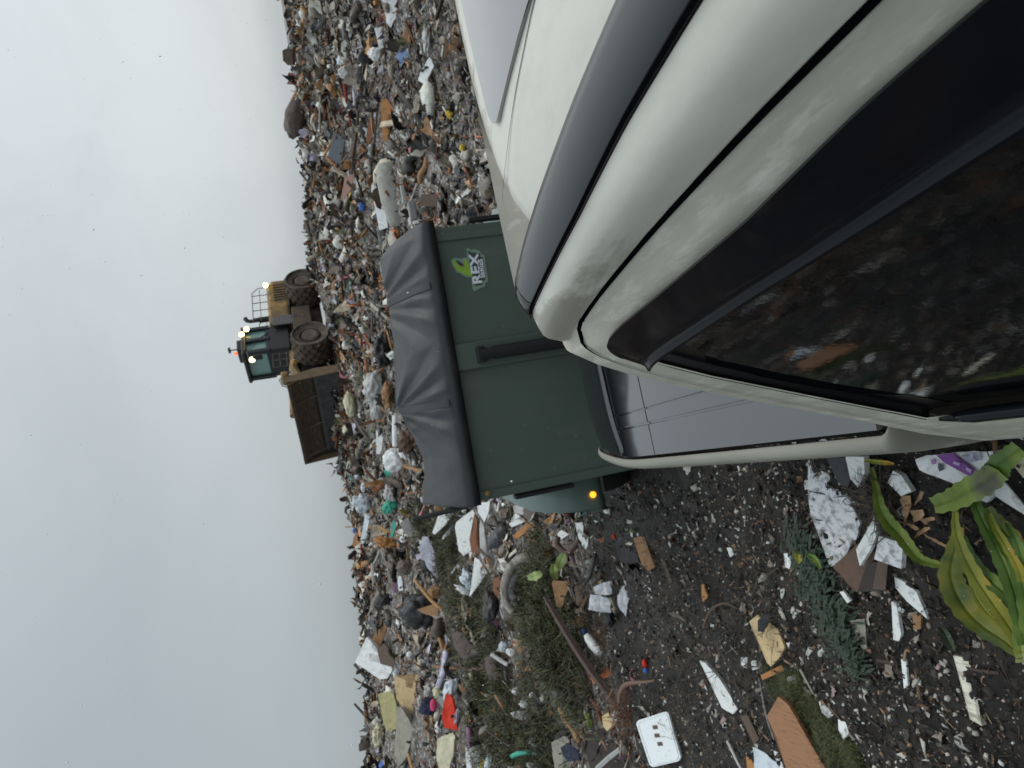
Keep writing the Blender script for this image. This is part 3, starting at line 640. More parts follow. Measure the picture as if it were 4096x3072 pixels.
    flat(em([(570, 290), (620, 285), (690, 335), (780, 310), (930, 360), (955, 440), (1040, 460), (1145, 1140), (1120, 1190), (1075, 1205), (1060, 1300), (900, 1360), (800, 1430), (740, 1400), (700, 1080), (600, 620)]), pale, 'emblem_plate', yl)
    flat(em([(600, 350), (690, 400), (920, 420), (930, 520), (985, 520), (1060, 1140), (960, 1150), (990, 1250), (800, 1290), (770, 1220), (650, 640)]), dgr, 'emblem_field', yl-.002)
    flat(em([(160, 600), (240, 545), (330, 545), (430, 575), (480, 535), (570, 540), (610, 600), (690, 800), (720, 1060), (600, 1060), (480, 1010), (360, 935), (290, 930), (270, 850), (190, 740)]), pale, 'head_edge', yl-.001)
    flat(em([(205, 620), (260, 590), (280, 640), (400, 770), (460, 790), (490, 700), (510, 590), (555, 585), (590, 640), (680, 850), (710, 1030), (600, 1020), (480, 980), (370, 900), (310, 890), (290, 820), (220, 720)]), grn, 'dinosaur_head', yl-.003)
    flat(em([(280, 620), (340, 625), (430, 680), (475, 730), (450, 775), (400, 745), (310, 670)]), drk, 'mouth', yl-.0045)
    flat(em([(460, 700), (500, 700), (500, 770), (455, 790)]), rd, 'tongue', yl-.005)
    (rx, rz), = em([(815, 850)]); (sx, sz), = em([(962, 830)])
    text_mesh('REX', .080, wht, e, Q(rx, yl-.006, rz), 'lettering', xs=1.28).rotation_euler = (0, .03, 0)
    text_mesh('SERIES', .039, wht, e, Q(sx, yl-.006, sz), 'lettering', xs=1.08).rotation_euler = (0, .03, 0)
build_trailer()

# ------------------------------------------------------------------ landfill compactor on the crest
def build_compactor():
    X, Y = 3.05, 30.2; z0 = float(terr(X, Y))
    k = 1.03
    root = empty('landfill_compactor', (X, Y, z0-.20), math.radians(-135)); root.scale = (k, k, k)
    tag(root, 'yellow landfill compactor with steel drum wheels and wide dark blade on the crest', 'compactor')
    yel = mat('machine_yellow', lin(176, 138, 72), .6, dirt=lin(104, 88, 66), dirt_amt=.85, dscale=2.2, dthr=.46)
    dk = mat('machine_dark', (.022, .022, .024), .6, dirt=(.09, .075, .06), dirt_amt=.6, dscale=3)
    mud = mat('machine_mud', lin(92, 78, 66), .8, dirt=(.04, .035, .03), dirt_amt=.7, dscale=3, dthr=.5)
    st = mat('worn_steel', lin(112, 104, 95), .7, dirt=lin(72, 62, 54), dirt_amt=.85, dscale=3, dthr=.46)
    gl = mat('cab_glass', lin(122, 158, 152), .1, spec=.6, var=.2, dscale=1.5)
    blk = mat('cab_black', (.012, .014, .017), .45)
    lampm = mat('lit_work_lamp', (1, .8, .35), .3, emit=(1, .78, .32), estr=7)
    def part(name, m, parent=root, smooth=False, **kw): 
        return kw['mb'].build(name, m, parent, smooth=smooth)
    # rear frame and engine housing
    part('belly_plate', mud, mb=MB().box((.1, 0, .62), (3.6, 1.5, .75), ch=.08))
    part('rear_frame', mud, mb=MB().box((-1.7, 0, 1.05), (2.9, 1.5, .8), ch=.05))
    part('engine_hood', yel, mb=MB().box((-1.85, 0, 1.85), (2.7, 1.7, .85), ch=.12).box((-3.15, 0, 1.55), (.35, 1.75, 1.1), ch=.08))
    g = MB()
    for i in range(7): g.box((-3.0+i*.17, .865, 1.75), (.05, .03, .5))
    part('hood_louvre', dk, mb=g)
    part('side_step', mud, mb=MB().box((-.1, 1.05, 1.0), (1.5, .4, .7), ch=.04).box((-1.75, 1.0, 1.42), (1.5, .5, .06)))
    part('side_grille', mat('grille_grey', (.12, .12, .12), .6), mb=MB().box((-.55, .88, 1.75), (.55, .06, .75), ch=.02))
    part('front_frame', dk, mb=MB().box((1.7, 0, .95), (2.4, 1.35, .7), ch=.06))
    part('front_deck', yel, mb=MB().box((1.55, 0, 1.5), (1.7, 1.2, .35), ch=.08))
    # fenders over the wheels
    for s in (1, -1):
        for xx in (1.75, -1.75):
            w = empty('wheel'); w.parent = root; w.location = (xx, s*1.38, .76)
            if s < 0: w.rotation_euler = (0, 0, PI)
            MB().lathe([(.5, -.5), (.64, -.5), (.66, -.46), (.66, .46), (.66, .52), (.62, .52), (.59, .44), (.40, .40), (.36, .28), (.30, .44), (.22, .47), (0, .47)], 32).build('drum', st, w, smooth=False)
            rows = []
            for r in range(5):            # chequered steel teeth standing out of the drum face
                h0 = -.46+r*.19
                for h, up in ((h0, 0), (h0+.015, 1), (h0+.13, 1), (h0+.145, 0)):
                    rows.append([((.725 if up and (q+3*(r % 2)) % 6 in (0, 1, 2) else .668)*math.cos(2*PI*q/84), h, (.725 if up and (q+3*(r % 2)) % 6 in (0, 1, 2) else .668)*math.sin(2*PI*q/84)) for q in range(85)])
            MB().grid(rows).build('drum_teeth', mud, w)
    # cab
    cab = empty('cab'); cab.parent = root
    part('cab_base', blk, cab, mb=MB().box((.25, .05, 2.02), (1.45, 1.35, .92), ch=.05))
    part('cab_glazing', gl, cab, mb=MB().box((.25, .05, 2.78), (1.30, 1.2, .9), ch=.04))
    for x in (-.42, .25, .92):
        for y in (-.58, .68): MB().box((x, y, 2.78), (.17, .17, .95), ch=.02).build('cab_post', blk, cab)
    for y in (.735, -.64): MB().tube([(-.05, y, 2.36), (.55, y, 3.1)], .02, 6).build('cab_guard', blk, cab)
    part('cab_roof', blk, cab, mb=MB().box((.25, .05, 3.28), (1.65, 1.5, .14), ch=.04))
    part('roof_box', mat('roof_box_dark', (.03, .028, .022), .6), cab, mb=MB().box((.05, .1, 3.46), (.6, .7, .24), ch=.05))
    part('roof_rail', yel, cab, mb=MB().box((1.02, .05, 3.25), (.06, 1.45, .06)).box((.35, .78, 3.22), (1.0, .05, .05)))
    part('air_unit', gl, cab, mb=MB().box((-.62, .2, 2.9), (.3, .6, .45), ch=.08))
    part('beacon', mat('beacon_red', (.7, .12, .05), .3, emit=(1, .15, .06), estr=1.5), cab, mb=MB().lathe([(.06, 0), (.06, .12), (.03, .15), (0, .15)], 10, 'z', (.25, .2, 3.58)))
    part('aerial', dk, cab, mb=MB().tube([(-.1, .1, 3.5), (-.12, .1, 3.95)], .025, 6).box((-.12, .1, 3.9), (.12, .2, .08)))
    def lamp(p, parent=root, r=.105):
        b = MB().lathe([(.0, -.06), (r*1.05, -.05), (r*1.15, .0)], 12, 'y', (0, 0, 0)).build('work_lamp', blk, parent, loc=p)
        b.rotation_euler = (0, 0, -PI/4)
        l = MB().lathe([(r, 0), (r*.8, .02), (0, .035)], 14, 'y').build('lens', lampm, b); return b
    lamp((-.05, .84, 3.30), cab); lamp((-.35, .84, 3.12), cab); lamp((1.65, .95, 2.95)); lamp((-3.0, .92, 2.28))
    part('mirror', blk, mb=MB().tube([(.95, .8, 3.15), (1.6, .95, 3.05)], .025, 6).box((1.62, 1.0, 2.75), (.08, .22, .34), ch=.03))
    # exhaust, railings, hoses
    part('exhaust', blk, mb=MB().tube([(-1.45, .35, 2.2), (-1.45, .35, 2.7)], .12, 12).tube([(-1.45, .35, 2.7), (-1.45, .35, 3.05), (-1.5, .37, 3.16), (-1.62, .4, 3.22)], [.075, .075, .085, .09], 12))
    g = MB()
    for y in (.8, -.8):
        for x in (-3.0, -2.5, -2.0, -1.5, -1.0): g.tube([(x, y, 2.25), (x, y, 2.85 if x > -2.8 else 2.6)], .018, 6)
        g.tube([(-3.0, y, 2.6), (-2.7, y, 2.85), (-.8, y, 2.85)], .018, 6); g.tube([(-2.9, y, 2.55), (-.8, y, 2.55)], .014, 6)
    part('railing', st, mb=g)
    g = MB()
    for z in (1.75, 2.0, 2.25): g.tube([(1.25, .72, z), (2.0, .72, z)], .015, 6)
    for x in (1.25, 1.6, 2.0): g.tube([(x, .72, 1.5), (x, .72, 2.25)], .015, 6)
    part('front_railing', st, mb=g)
    g = MB()
    for q in range(3): g.tube([(1.9, .2+q*.1, 1.6), (2.2, .25+q*.1, 2.15-q*.08), (2.6, .3+q*.1, 2.05), (2.95, .3+q*.1, 1.5)], .022, 8)
    part('hydraulic_hose', mat('hose_grey', (.2, .21, .22), .5), mb=g)
    # blade with push arms
    bl = empty('blade'); bl.parent = root; bl.location = (3.95, .12, .0); bl.scale = (1, .86, .86)
    rows = []
    for i in range(15):
        z = i/14*2.02; x = .12+.34*((z/2.02-.38)**2)*2.0+(.12 if z > 1.1 else 0)*((z-1.1)/.92)
        rows.append([(x+.12*abs(y/2.4)**4, y, z) for y in np.linspace(-2.4, 2.4, 15)])
    mb_ = MB().grid(rows[:8]).build('mouldboard', dk, bl, smooth=True); mb_.modifiers.new('th', 'SOLIDIFY').thickness = .06
    sc_ = MB().grid(rows[7:]).build('trash_screen', mat('screen_rust', lin(84, 68, 54), .75, dirt=lin(40, 34, 30), dirt_amt=.8, dscale=4, dthr=.5, stretch=(1, 1, 6)), bl, smooth=True); sc_.modifiers.new('th', 'SOLIDIFY').thickness = .05
    for y in (-2.1, -.55, 1.0, 2.3):
        pts = [(r[7][0]+.05+.12*abs(y/2.4)**4, y, r[7][2]) for r in rows[6:]]
        MB().tube(pts, .035, 6).build('screen_rib', st if abs(y) < 2.2 else yel, bl)
    MB().box((.28, 0, .04), (.14, 4.8, .18), ch=.02).build('cutting_edge', mud, bl)
    for y in (-2.42, 2.42): MB().slab([(0.1, y, 0), (.45, y, 0), (.6, y, 2.02), (.35, y, 2.02), (.1, y, .9)], (0, 1, 0), .05).build('end_plate', mat('plate_brown', lin(110, 92, 70), .7, var=.3), bl)
    for y in (.75, -.75):
        part('push_arm', yel, mb=MB().tube([(1.3, y*.9, 1.45), (2.3, y, 1.55), (3.1, y*1.05, 1.25), (4.12, y*1.1, .95)], [.15, .17, .15, .12], 8))
    part('lift_link', yel, mb=MB().tube([(2.3, 0, 1.75), (3.2, .1, 1.75), (4.15, .2, 1.8)], [.14, .12, .1], 8))
    part('blade_horn', yel, mb=MB().box((4.12, 2.0, 1.75), (.2, .5, .25), ch=.05))
build_compactor()
# ------------------------------------------------------------------ loose litter
rng = np.random.RandomState(11)
def tri_grid(n, m):
    F = []
    for i in range(n-1):
        for j in range(m-1):
            a = i*m+j; F += [(a, a+1, a+m+1), (a, a+m+1, a+m)]
    return F
ico = bmesh.new(); bmesh.ops.create_icosphere(ico, subdivisions=1, radius=.5); ico.verts.index_update()
ICO1 = (np.array([v.co[:] for v in ico.verts]), [[v.index for v in f.verts] for f in ico.faces]); ico.free()
ico = bmesh.new(); bmesh.ops.create_icosphere(ico, subdivisions=2, radius=.5); ico.verts.index_update()
ICO2 = (np.array([v.co[:] for v in ico.verts]), [[v.index for v in f.verts] for f in ico.faces]); ico.free()
def t_sheet(n=5):
    u, v = np.meshgrid(np.linspace(-.5, .5, n), np.linspace(-.5, .5, n)); w = rng.uniform(.2, .75)
    x = u+rng.uniform(-.12, .12, u.shape)*(1-np.abs(v)); y = v*w+rng.uniform(-.1, .1, u.shape)
    k = rng.uniform(0, 2*PI); z = rng.uniform(-.9, .9)*(x*math.cos(k)+y*math.sin(k))**2+rng.uniform(-.10, .10, u.shape)
    return np.stack([x, y, z], -1).reshape(-1, 3), tri_grid(n, n)
def t_shard():
    k = rng.randint(4, 7); a = np.sort(rng.uniform(0, 2*PI, k)); r = rng.uniform(.25, .5, k); w = rng.uniform(.3, 1)
    p = np.stack([r*np.cos(a), r*np.sin(a)*w], -1); th = rng.uniform(.02, .07)
    V = np.vstack([np.c_[p, np.full(k, th)], np.c_[p, np.full(k, -th)]]); F = []
    for i in range(1, k-1): F += [(0, i, i+1), (k, k+i+1, k+i)]
    for i in range(k): j = (i+1) % k; F += [(i, k+i, k+j), (i, k+j, j)]
    return V, F
def t_stick():
    w, h = rng.uniform(.02, .09), rng.uniform(.015, .04); t = rng.uniform(.5, 1); b = rng.uniform(-.06, .06)
    xs = [-.5, 0, .5]; V = []
    for i, x in enumerate(xs):
        s = 1-(1-t)*i/2; 
        for y, z in ((-w, -h), (w, -h), (w, h), (-w, h)): V.append((x+rng.uniform(-.03, .03), y*s+(b if i == 1 else 0), z*s))
    F = []
    for i in range(2):
        for q in range(4): a, b_ = i*4+q, i*4+(q+1) % 4; F += [(a, b_, b_+4), (a, b_+4, a+4)]
    F += [(0, 2, 1), (0, 3, 2), (8, 9, 10), (8, 10, 11)]
    return np.array(V), F
def t_chunk():
    V, F = ICO1; V = V*(1+rng.uniform(-.3, .3, (len(V), 1)))*rng.uniform(.5, 1, 3); return V, F
def t_bag():
    V, F = ICO2; n = len(V); s = rng.uniform(0, 50)
    k = np.array([mn.noise(Vector(v*2.4)+Vector((s, s, s)))*.7+mn.noise(Vector(v*6)+Vector((s, 0, s)))*.45 for v in V]); V = V*(1+k[:, None])*np.array([1, rng.uniform(.5, .9), rng.uniform(.3, .6)]); return V, F
def t_ribbon():
    m = 8; a = rng.uniform(-.5, .5); V = []
    ph = 0; x = y = z = 0
    pts = []; d = rng.uniform(0, 6)
    for i in range(m):
        pts.append((x, y, z)); d += rng.uniform(-.7, .7); x += math.cos(d)/m; y += math.sin(d)/m; z = rng.uniform(-.06, .06)
    pts = np.array(pts)-np.mean(pts, 0); w = rng.uniform(.03, .10)
    for i, p in enumerate(pts):
        o = np.array([-math.sin(i*.8), math.cos(i*.8), rng.uniform(-.8, .8)])*w*(1-.5*abs(i/m-.5)); V += [p-o, p+o]
    return np.array(V), tri_grid(m, 2)
TM = dict(sheet=[t_sheet() for _ in range(14)], shard=[t_shard() for _ in range(14)], stick=[t_stick() for _ in range(10)], chunk=[t_chunk() for _ in range(10)], bag=[t_bag() for _ in range(10)], ribbon=[t_ribbon() for _ in range(10)])
def euler_mats(ax, ay, az):
    ca, sa, cb, sb, cc, sc_ = np.cos(ax), np.sin(ax), np.cos(ay), np.sin(ay), np.cos(az), np.sin(az)
    Rm = np.empty((len(ax), 3, 3))
    Rm[:, 0, 0] = cb*cc; Rm[:, 0, 1] = sa*sb*cc-ca*sc_; Rm[:, 0, 2] = ca*sb*cc+sa*sc_
    Rm[:, 1, 0] = cb*sc_; Rm[:, 1, 1] = sa*sb*sc_+ca*cc; Rm[:, 1, 2] = ca*sb*sc_-sa*cc
    Rm[:, 2, 0] = -sb; Rm[:, 2, 1] = sa*cb; Rm[:, 2, 2] = ca*cb
    return Rm
class Soup:
    def __init__(s): s.V = []; s.F = []; s.T = []; s.n = 0
    def add(s, kind, pos, size, tilt, cols, squash=None):
        n = len(pos); tm = TM[kind]; which = rng.randint(0, len(tm), n)
        az = rng.uniform(0, 2*PI, n); ax = rng.normal(0, 1, n)*tilt; ay = rng.normal(0, 1, n)*tilt
        Rm = euler_mats(ax, ay, az)
        for k, (V, F) in enumerate(tm):
            ix = np.where(which == k)[0]
            if not len(ix): continue
            P = np.einsum('nij,vj->nvi', Rm[ix], V)*size[ix][:, None, None]+pos[ix][:, None, :]
            Fa = np.array(F)[None]+(np.arange(len(ix))*len(V))[:, None, None]+s.n
            s.V.append(P.reshape(-1, 3)); s.F.append(Fa.reshape(-1, 3)); s.T.append(np.repeat(cols[ix], len(V), 0)); s.n += len(ix)*len(V)
    def build(s, name, m, smooth=False):
        V = np.vstack(s.V); F = np.vstack(s.F).astype(np.int32); T = np.vstack(s.T)
        me = bpy.data.meshes.new(name); me.vertices.add(len(V)); me.vertices.foreach_set('co', V.ravel())
        me.loops.add(F.size); me.loops.foreach_set('vertex_index', F.ravel()); me.polygons.add(len(F)); me.polygons.foreach_set('loop_start', np.arange(len(F), dtype=np.int32)*3)
        me.update(calc_edges=True)
        a = me.attributes.new('tint', 'FLOAT_COLOR', 'POINT'); a.data.foreach_set('color', np.c_[T, np.ones(len(T))].ravel())
        return link(name, me, m, smooth=smooth)
PAL = [(lin(48, 42, 38), 21), (lin(30, 29, 30), 11), (lin(88, 76, 66), 16), (lin(122, 114, 106), 13), (lin(160, 156, 150), 11), (lin(205, 205, 200), 8), (lin(228, 232, 230), 5), (lin(150, 112, 76), 7), (lin(184, 142, 96), 4), (lin(132, 84, 52), 6), (lin(180, 170, 150), 5),
       (lin(90, 96, 100), 2.5), (lin(60, 64, 72), 3), (lin(84, 140, 130), .3), (lin(84, 112, 160), .3), (lin(170, 62, 54), .25), (lin(186, 164, 84), .3), (lin(196, 130, 140), .6), (lin(120, 84, 120), .5), (lin(180, 180, 205), 2.5), (lin(176, 108, 66), .7), (lin(84, 92, 56), 2)]
PC = np.array([p[0] for p in PAL]); PW = np.array([p[1] for p in PAL], float); PW /= PW.sum()
def colors(n, w=None):
    c = PC[rng.choice(len(PC), n, p=PW if w is None else w)]; return np.clip(c*rng.uniform(.7, 1.25, (n, 1))*np.array([1.05, 1., .92]), 0, .95)
# ------------------------------------------------------------------ pieces one can point at
FOAM = mat('white_foam', lin(226, 228, 226), .75, dirt=lin(70, 62, 54), dirt_amt=.8, dscale=16, dthr=.62, bump=.25, bscale=70)
FOAMD = mat('scuffed_foam', lin(216, 217, 220), .75, dirt=lin(40, 36, 34), dirt_amt=.85, dscale=22, dthr=.56, bump=.3, bscale=60)
COL = dict(cardboard=lin(150, 112, 76), wetcard=lin(98, 74, 60), wood=lin(182, 140, 94), ply=lin(206, 180, 136), orange=lin(172, 120, 68), rust=lin(130, 82, 54), dark=lin(44, 43, 46), black=lin(24, 25, 29), grey=lin(130, 128, 126), lgrey=lin(184, 184, 182), cream=lin(206, 200, 172), white=lin(232, 234, 234), bluew=lin(204, 214, 222), teal=lin(70, 170, 146), red=lin(206, 52, 28), pink=lin(214, 70, 120), navy=lin(30, 38, 66), tan=lin(172, 164, 116), brown=lin(92, 74, 62), dbrown=lin(52, 42, 38), blue=lin(72, 112, 190), yellow=lin(206, 176, 64), pale=lin(150, 146, 134), purple=lin(110, 80, 112), lilac=lin(170, 168, 182), leaf=lin(132, 150, 80), green=lin(96, 118, 60), mauve=lin(104, 92, 88))
def cm(c, **kw):
    if c == 'foam': return FOAM
    if c == 'foamd': return FOAMD
    key = 'piece_'+c+''.join(sorted(str(v) for v in kw.values()))
    o = dict(rough=.65, var=.22, dscale=9, dirt=tuple(x*.4 for x in COL[c]), dirt_amt=.6, dthr=.58, bump=.2, bscale=40); o.update(kw)
    return mat(key, COL[c], **o)
def newell(P):
    n = np.zeros(3)
    for i in range(len(P)):
        a, b = P[i], P[(i+1) % len(P)]; n += np.cross(a, b)
    return n
def shape_mesh(P, n, th, amp, seed, freq=None):
    c = P.mean(0); bm = bmesh.new(); vs = [bm.verts.new(Vector(p-c)) for p in P]; f = bm.faces.new(vs)
    if newell(P) @ n < 0: f.normal_flip()
    bmesh.ops.triangulate(bm, faces=bm.faces[:], ngon_method='EAR_CLIP')
    size = np.linalg.norm(P.max(0)-P.min(0))
    if amp:
        for _ in range(3):
            L = size/9
            es = [e for e in bm.edges if e.calc_length() > L]
            if es: bmesh.ops.subdivide_edges(bm, edges=es, cuts=1)
            bmesh.ops.triangulate(bm, faces=bm.faces[:])
        bmesh.ops.beautify_fill(bm, faces=bm.faces[:], edges=bm.edges[:])
        fr = freq or 3.2/size; nv = Vector(n)
        for v in bm.verts:
            k = mn.noise(v.co*fr+Vector((seed*3.1, seed, 0)))+.45*mn.noise(v.co*fr*2.7+Vector((seed, 5, 1)))
            v.co += nv*k*amp*size
            if not v.is_boundary: continue
            v.co += Vector((mn.noise(v.co*fr*3+Vector((9, seed, 0))), 0, mn.noise(v.co*fr*3+Vector((2, seed, 7)))))*size*.02
    bm.normal_update()
    top = bm.faces[:]
    r = bmesh.ops.extrude_face_region(bm, geom=top)
    nv = Vector(n)
    for v in [x for x in r['geom'] if isinstance(x, bmesh.types.BMVert)]: v.co -= nv*th
    bmesh.ops.recalc_face_normals(bm, faces=bm.faces[:])
    me = bpy.data.meshes.new('piece'); bm.to_mesh(me); bm.free()
    return me, c
SEED = [1]
def panel(name, label, cat, reg, poly, col, th=.02, amp=0., elev=None, lift=.015, yaw=0., group=None, parent=None, anchor=None, **kw):
    SEED[0] += 1
    pts = [px(reg, p) for p in poly]
    an = anchor or max(pts, key=lambda p: p[0]); pl = plane_at(an, elev, lift, yaw)
    P = np.array([onplane(p, pl) for p in pts])
    me, c = shape_mesh(P, pl[1], th, amp, SEED[0]); me.name = name
    m = cm(col, **kw) if isinstance(col, str) else col
    o = link(name, me, m, loc=tuple(c))
    if amp: autosmooth(o, 50)
    if parent: o.location = Vector(c)-parent.location; o.parent = parent
    else: tag(o, label, cat, group); note(o)
    return o, pl
def blob(name, label, cat, reg, c, wh, ang, col, lump=.25, freq=2.2, depth=.8, group=None, **kw):
    """rounded soft thing: c centre, wh = (size along picture x, size along picture y)"""
    SEED[0] += 1; s = RG[reg][2]; p = px(reg, c)
    ex = abs(math.cos(math.radians(ang)))*wh[0]/2+abs(math.sin(math.radians(ang)))*wh[1]/2
    b = hitr(ray(p[0]+ex/s*.85, p[1])); d = ray(*p); D = math.hypot(b[0], b[1])/math.hypot(d[0], d[1])
    ctr = EYEV+d*D; k = D/FPX/s
    bm = bmesh.new(); bmesh.ops.create_icosphere(bm, subdivisions=4, radius=1)
    a, h, dp = wh[0]/2*k, wh[1]/2*k, (wh[0]+wh[1])/4*k*depth
    ca, sa = math.cos(math.radians(ang)), math.sin(math.radians(ang)); X = Vector(cv); Y = Vector(-cu); Zv = Vector(-FWD)
    for v in bm.verts:
        q = v.co.copy(); n = mn.noise(q*freq+Vector((SEED[0]*7.3, 0, 0)))*lump+mn.noise(q*freq*2.6+Vector((0, SEED[0]*3.3, 0)))*lump*.5
        q = q*(1+n); x, y = q.x*a, q.y*h
        v.co = X*(x*ca-y*sa)+Y*(x*sa+y*ca)+Zv*q.z*dp
    me = bpy.data.meshes.new(name); bm.to_mesh(me); bm.free()
    o = link(name, me, cm(col, **kw) if isinstance(col, str) else col, loc=tuple(ctr), smooth=True); tag(o, label, cat, group); note(o); return o
def rod(name, label, cat, reg, path, w, col, elev=None, lift=.02, n=8, flat=None, group=None, parent=None, **kw):
    pts = [px(reg, p) for p in path]; pl = plane_at(max(pts, key=lambda p: p[0]), elev, lift)
    P = [onplane(p, pl) for p in pts]; s = RG[reg][2]; D = np.linalg.norm(P[0]-EYEV); ws = w if isinstance(w, (list, tuple)) else [w]*len(path)
    r = [max(.003, q/2*D/FPX/s) for q in ws]; c = np.mean(P, 0)
    if len(P) > 2 and n > 4:      # smooth the bend
        Q = []; rq = []
        for i in range(len(P)-1):
            p0, p1, p2, p3 = P[max(i-1, 0)], P[i], P[i+1], P[min(i+2, len(P)-1)]
            for t in np.linspace(0, 1, 7)[:-1]:
                Q.append(.5*((2*p1)+(p2-p0)*t+(2*p0-5*p1+4*p2-p3)*t*t+(3*p1-p0-3*p2+p3)*t**3)); rq.append(r[i]*(1-t)+r[i+1]*t)
        P = Q+[P[-1]]; r = rq+[r[-1]]
    o = MB().tube([p-c for p in P], r, n).build(name, cm(col, **kw) if isinstance(col, str) else col, loc=tuple(c), smooth=n > 5)
    if parent: o.location = Vector(c)-parent.location; o.parent = parent
    else: tag(o, label, cat, group); note(o)
    return o
def leaf_mesh(reg, path, widths, heights, fold=.25, wob=.1, seed=0):
    pts = [px(reg, p) for p in path]; s = RG[reg][2]; P = []; Wd = []
    g = hitr(ray(*pts[0]))
    for p, h, w in zip(pts, heights, widths):
        d = ray(*p); b = hitr(d); zt = b[2]+h; t = (zt-EYE)/d[2]; q = EYEV+d*t; P.append(q); Wd.append(w/2*t/FPX/s)
    P = np.array(P); Wd = np.array(Wd); Q = []; ww = []
    for i in range(len(P)-1):
        p0, p1, p2, p3 = P[max(i-1, 0)], P[i], P[i+1], P[min(i+2, len(P)-1)]
        for t in np.linspace(0, 1, 9)[:-1]:
            Q.append(.5*((2*p1)+(p2-p0)*t+(2*p0-5*p1+4*p2-p3)*t*t+(3*p1-p0-3*p2+p3)*t**3)); ww.append(Wd[i]*(1-t)+Wd[i+1]*t)
    Q.append(P[-1]); ww.append(Wd[-1]); Q = np.array(Q); rows = []
    for i in range(len(Q)):
        tv = Q[min(i+1, len(Q)-1)]-Q[max(i-1, 0)]; view = EYEV-Q[i]; sd = np.cross(tv, view); sd /= np.linalg.norm(sd)+1e-9; up = np.cross(sd, tv); up /= np.linalg.norm(up)+1e-9
        row = []
        for k in (-1, -.66, -.33, -.06, 0, .06, .33, .66, 1):
            rip = wob*ww[i]*math.sin(i*.45+k*1.3+seed)*abs(k)**1.5
            lz = fold*ww[i]*(abs(k)-.5)*1.0+(-.10*ww[i] if k == 0 else 0)+rip
            row.append(Q[i]+sd*ww[i]*k*(1+.08*math.sin(i*1.3+seed+(2 if k > 0 else 0)))+up*lz)
        rows.append(row)
    return rows
def leaf_mat(name, c1, c2, c3, seed=0.):
    """blade with lengthwise veins, green yellowing to brown blotches"""
    m = bpy.data.materials.new(name); m.use_nodes = True; nt = m.node_tree; N = nt.nodes.new; L = nt.links.new; b = nt.nodes['Principled BSDF']
    b.inputs['Roughness'].default_value = .38; b.inputs['Subsurface Weight'].default_value = 0
    tc = N('ShaderNodeTexCoord'); a = N('ShaderNodeAttribute'); a.attribute_name = 'across'
    n1 = N('ShaderNodeTexNoise'); n1.inputs['Scale'].default_value = 5; n1.inputs['Detail'].default_value = 6; L(tc.outputs['Object'], n1.inputs[0])
    r = N('ShaderNodeValToRGB'); L(n1.outputs[0], r.inputs[0]); el = r.color_ramp.elements; el.new(.5); 
    for e, (p, c) in zip(el, ((.36, c1), (.52, c2), (.66, c3))): e.position = p; e.color = (*c, 1)
    w = N('ShaderNodeMath'); w.operation = 'MULTIPLY'; w.inputs[1].default_value = 60; L(a.outputs['Fac'], w.inputs[0])
    sn = N('ShaderNodeMath'); sn.operation = 'SINE'; L(w.outputs[0], sn.inputs[0])
    mr = N('ShaderNodeMapRange'); mr.inputs[1].default_value = -1; mr.inputs[3].default_value = .82; mr.inputs[4].default_value = 1.05; L(sn.outputs[0], mr.inputs[0])
    mx = N('ShaderNodeMix'); mx.data_type = 'RGBA'; mx.blend_type = 'MULTIPLY'; mx.inputs['Factor'].default_value = 1; L(r.outputs[0], mx.inputs['A']); L(mr.outputs[0], mx.inputs['B'])
    L(mx.outputs['Result'], b.inputs['Base Color']); bp = N('ShaderNodeBump'); bp.inputs['Strength'].default_value = .25; bp.inputs['Distance'].default_value = .004; L(sn.outputs[0], bp.inputs['Height']); L(bp.outputs[0], b.inputs['Normal'])
    return m
def leaf(name, reg, path, widths, heights, m, parent=None, label=None, fold=.3, wob=.10, seed=0):
    rows = leaf_mesh(reg, path, widths, heights, fold, wob, seed); c = np.mean([r[4] for r in rows], 0)
    o = MB().grid([[p-c for p in r] for r in rows]).build(name, m, loc=tuple(c), smooth=True)
    a = o.data.attributes.new('across', 'FLOAT', 'POINT'); a.data.foreach_set('value', np.tile([-1, -.66, -.33, -.06, 0, .06, .33, .66, 1], len(rows)).astype(np.float32))
    if parent: o.location = Vector(c)-parent.location; o.parent = parent
    if label: o['label'] = label
    return o
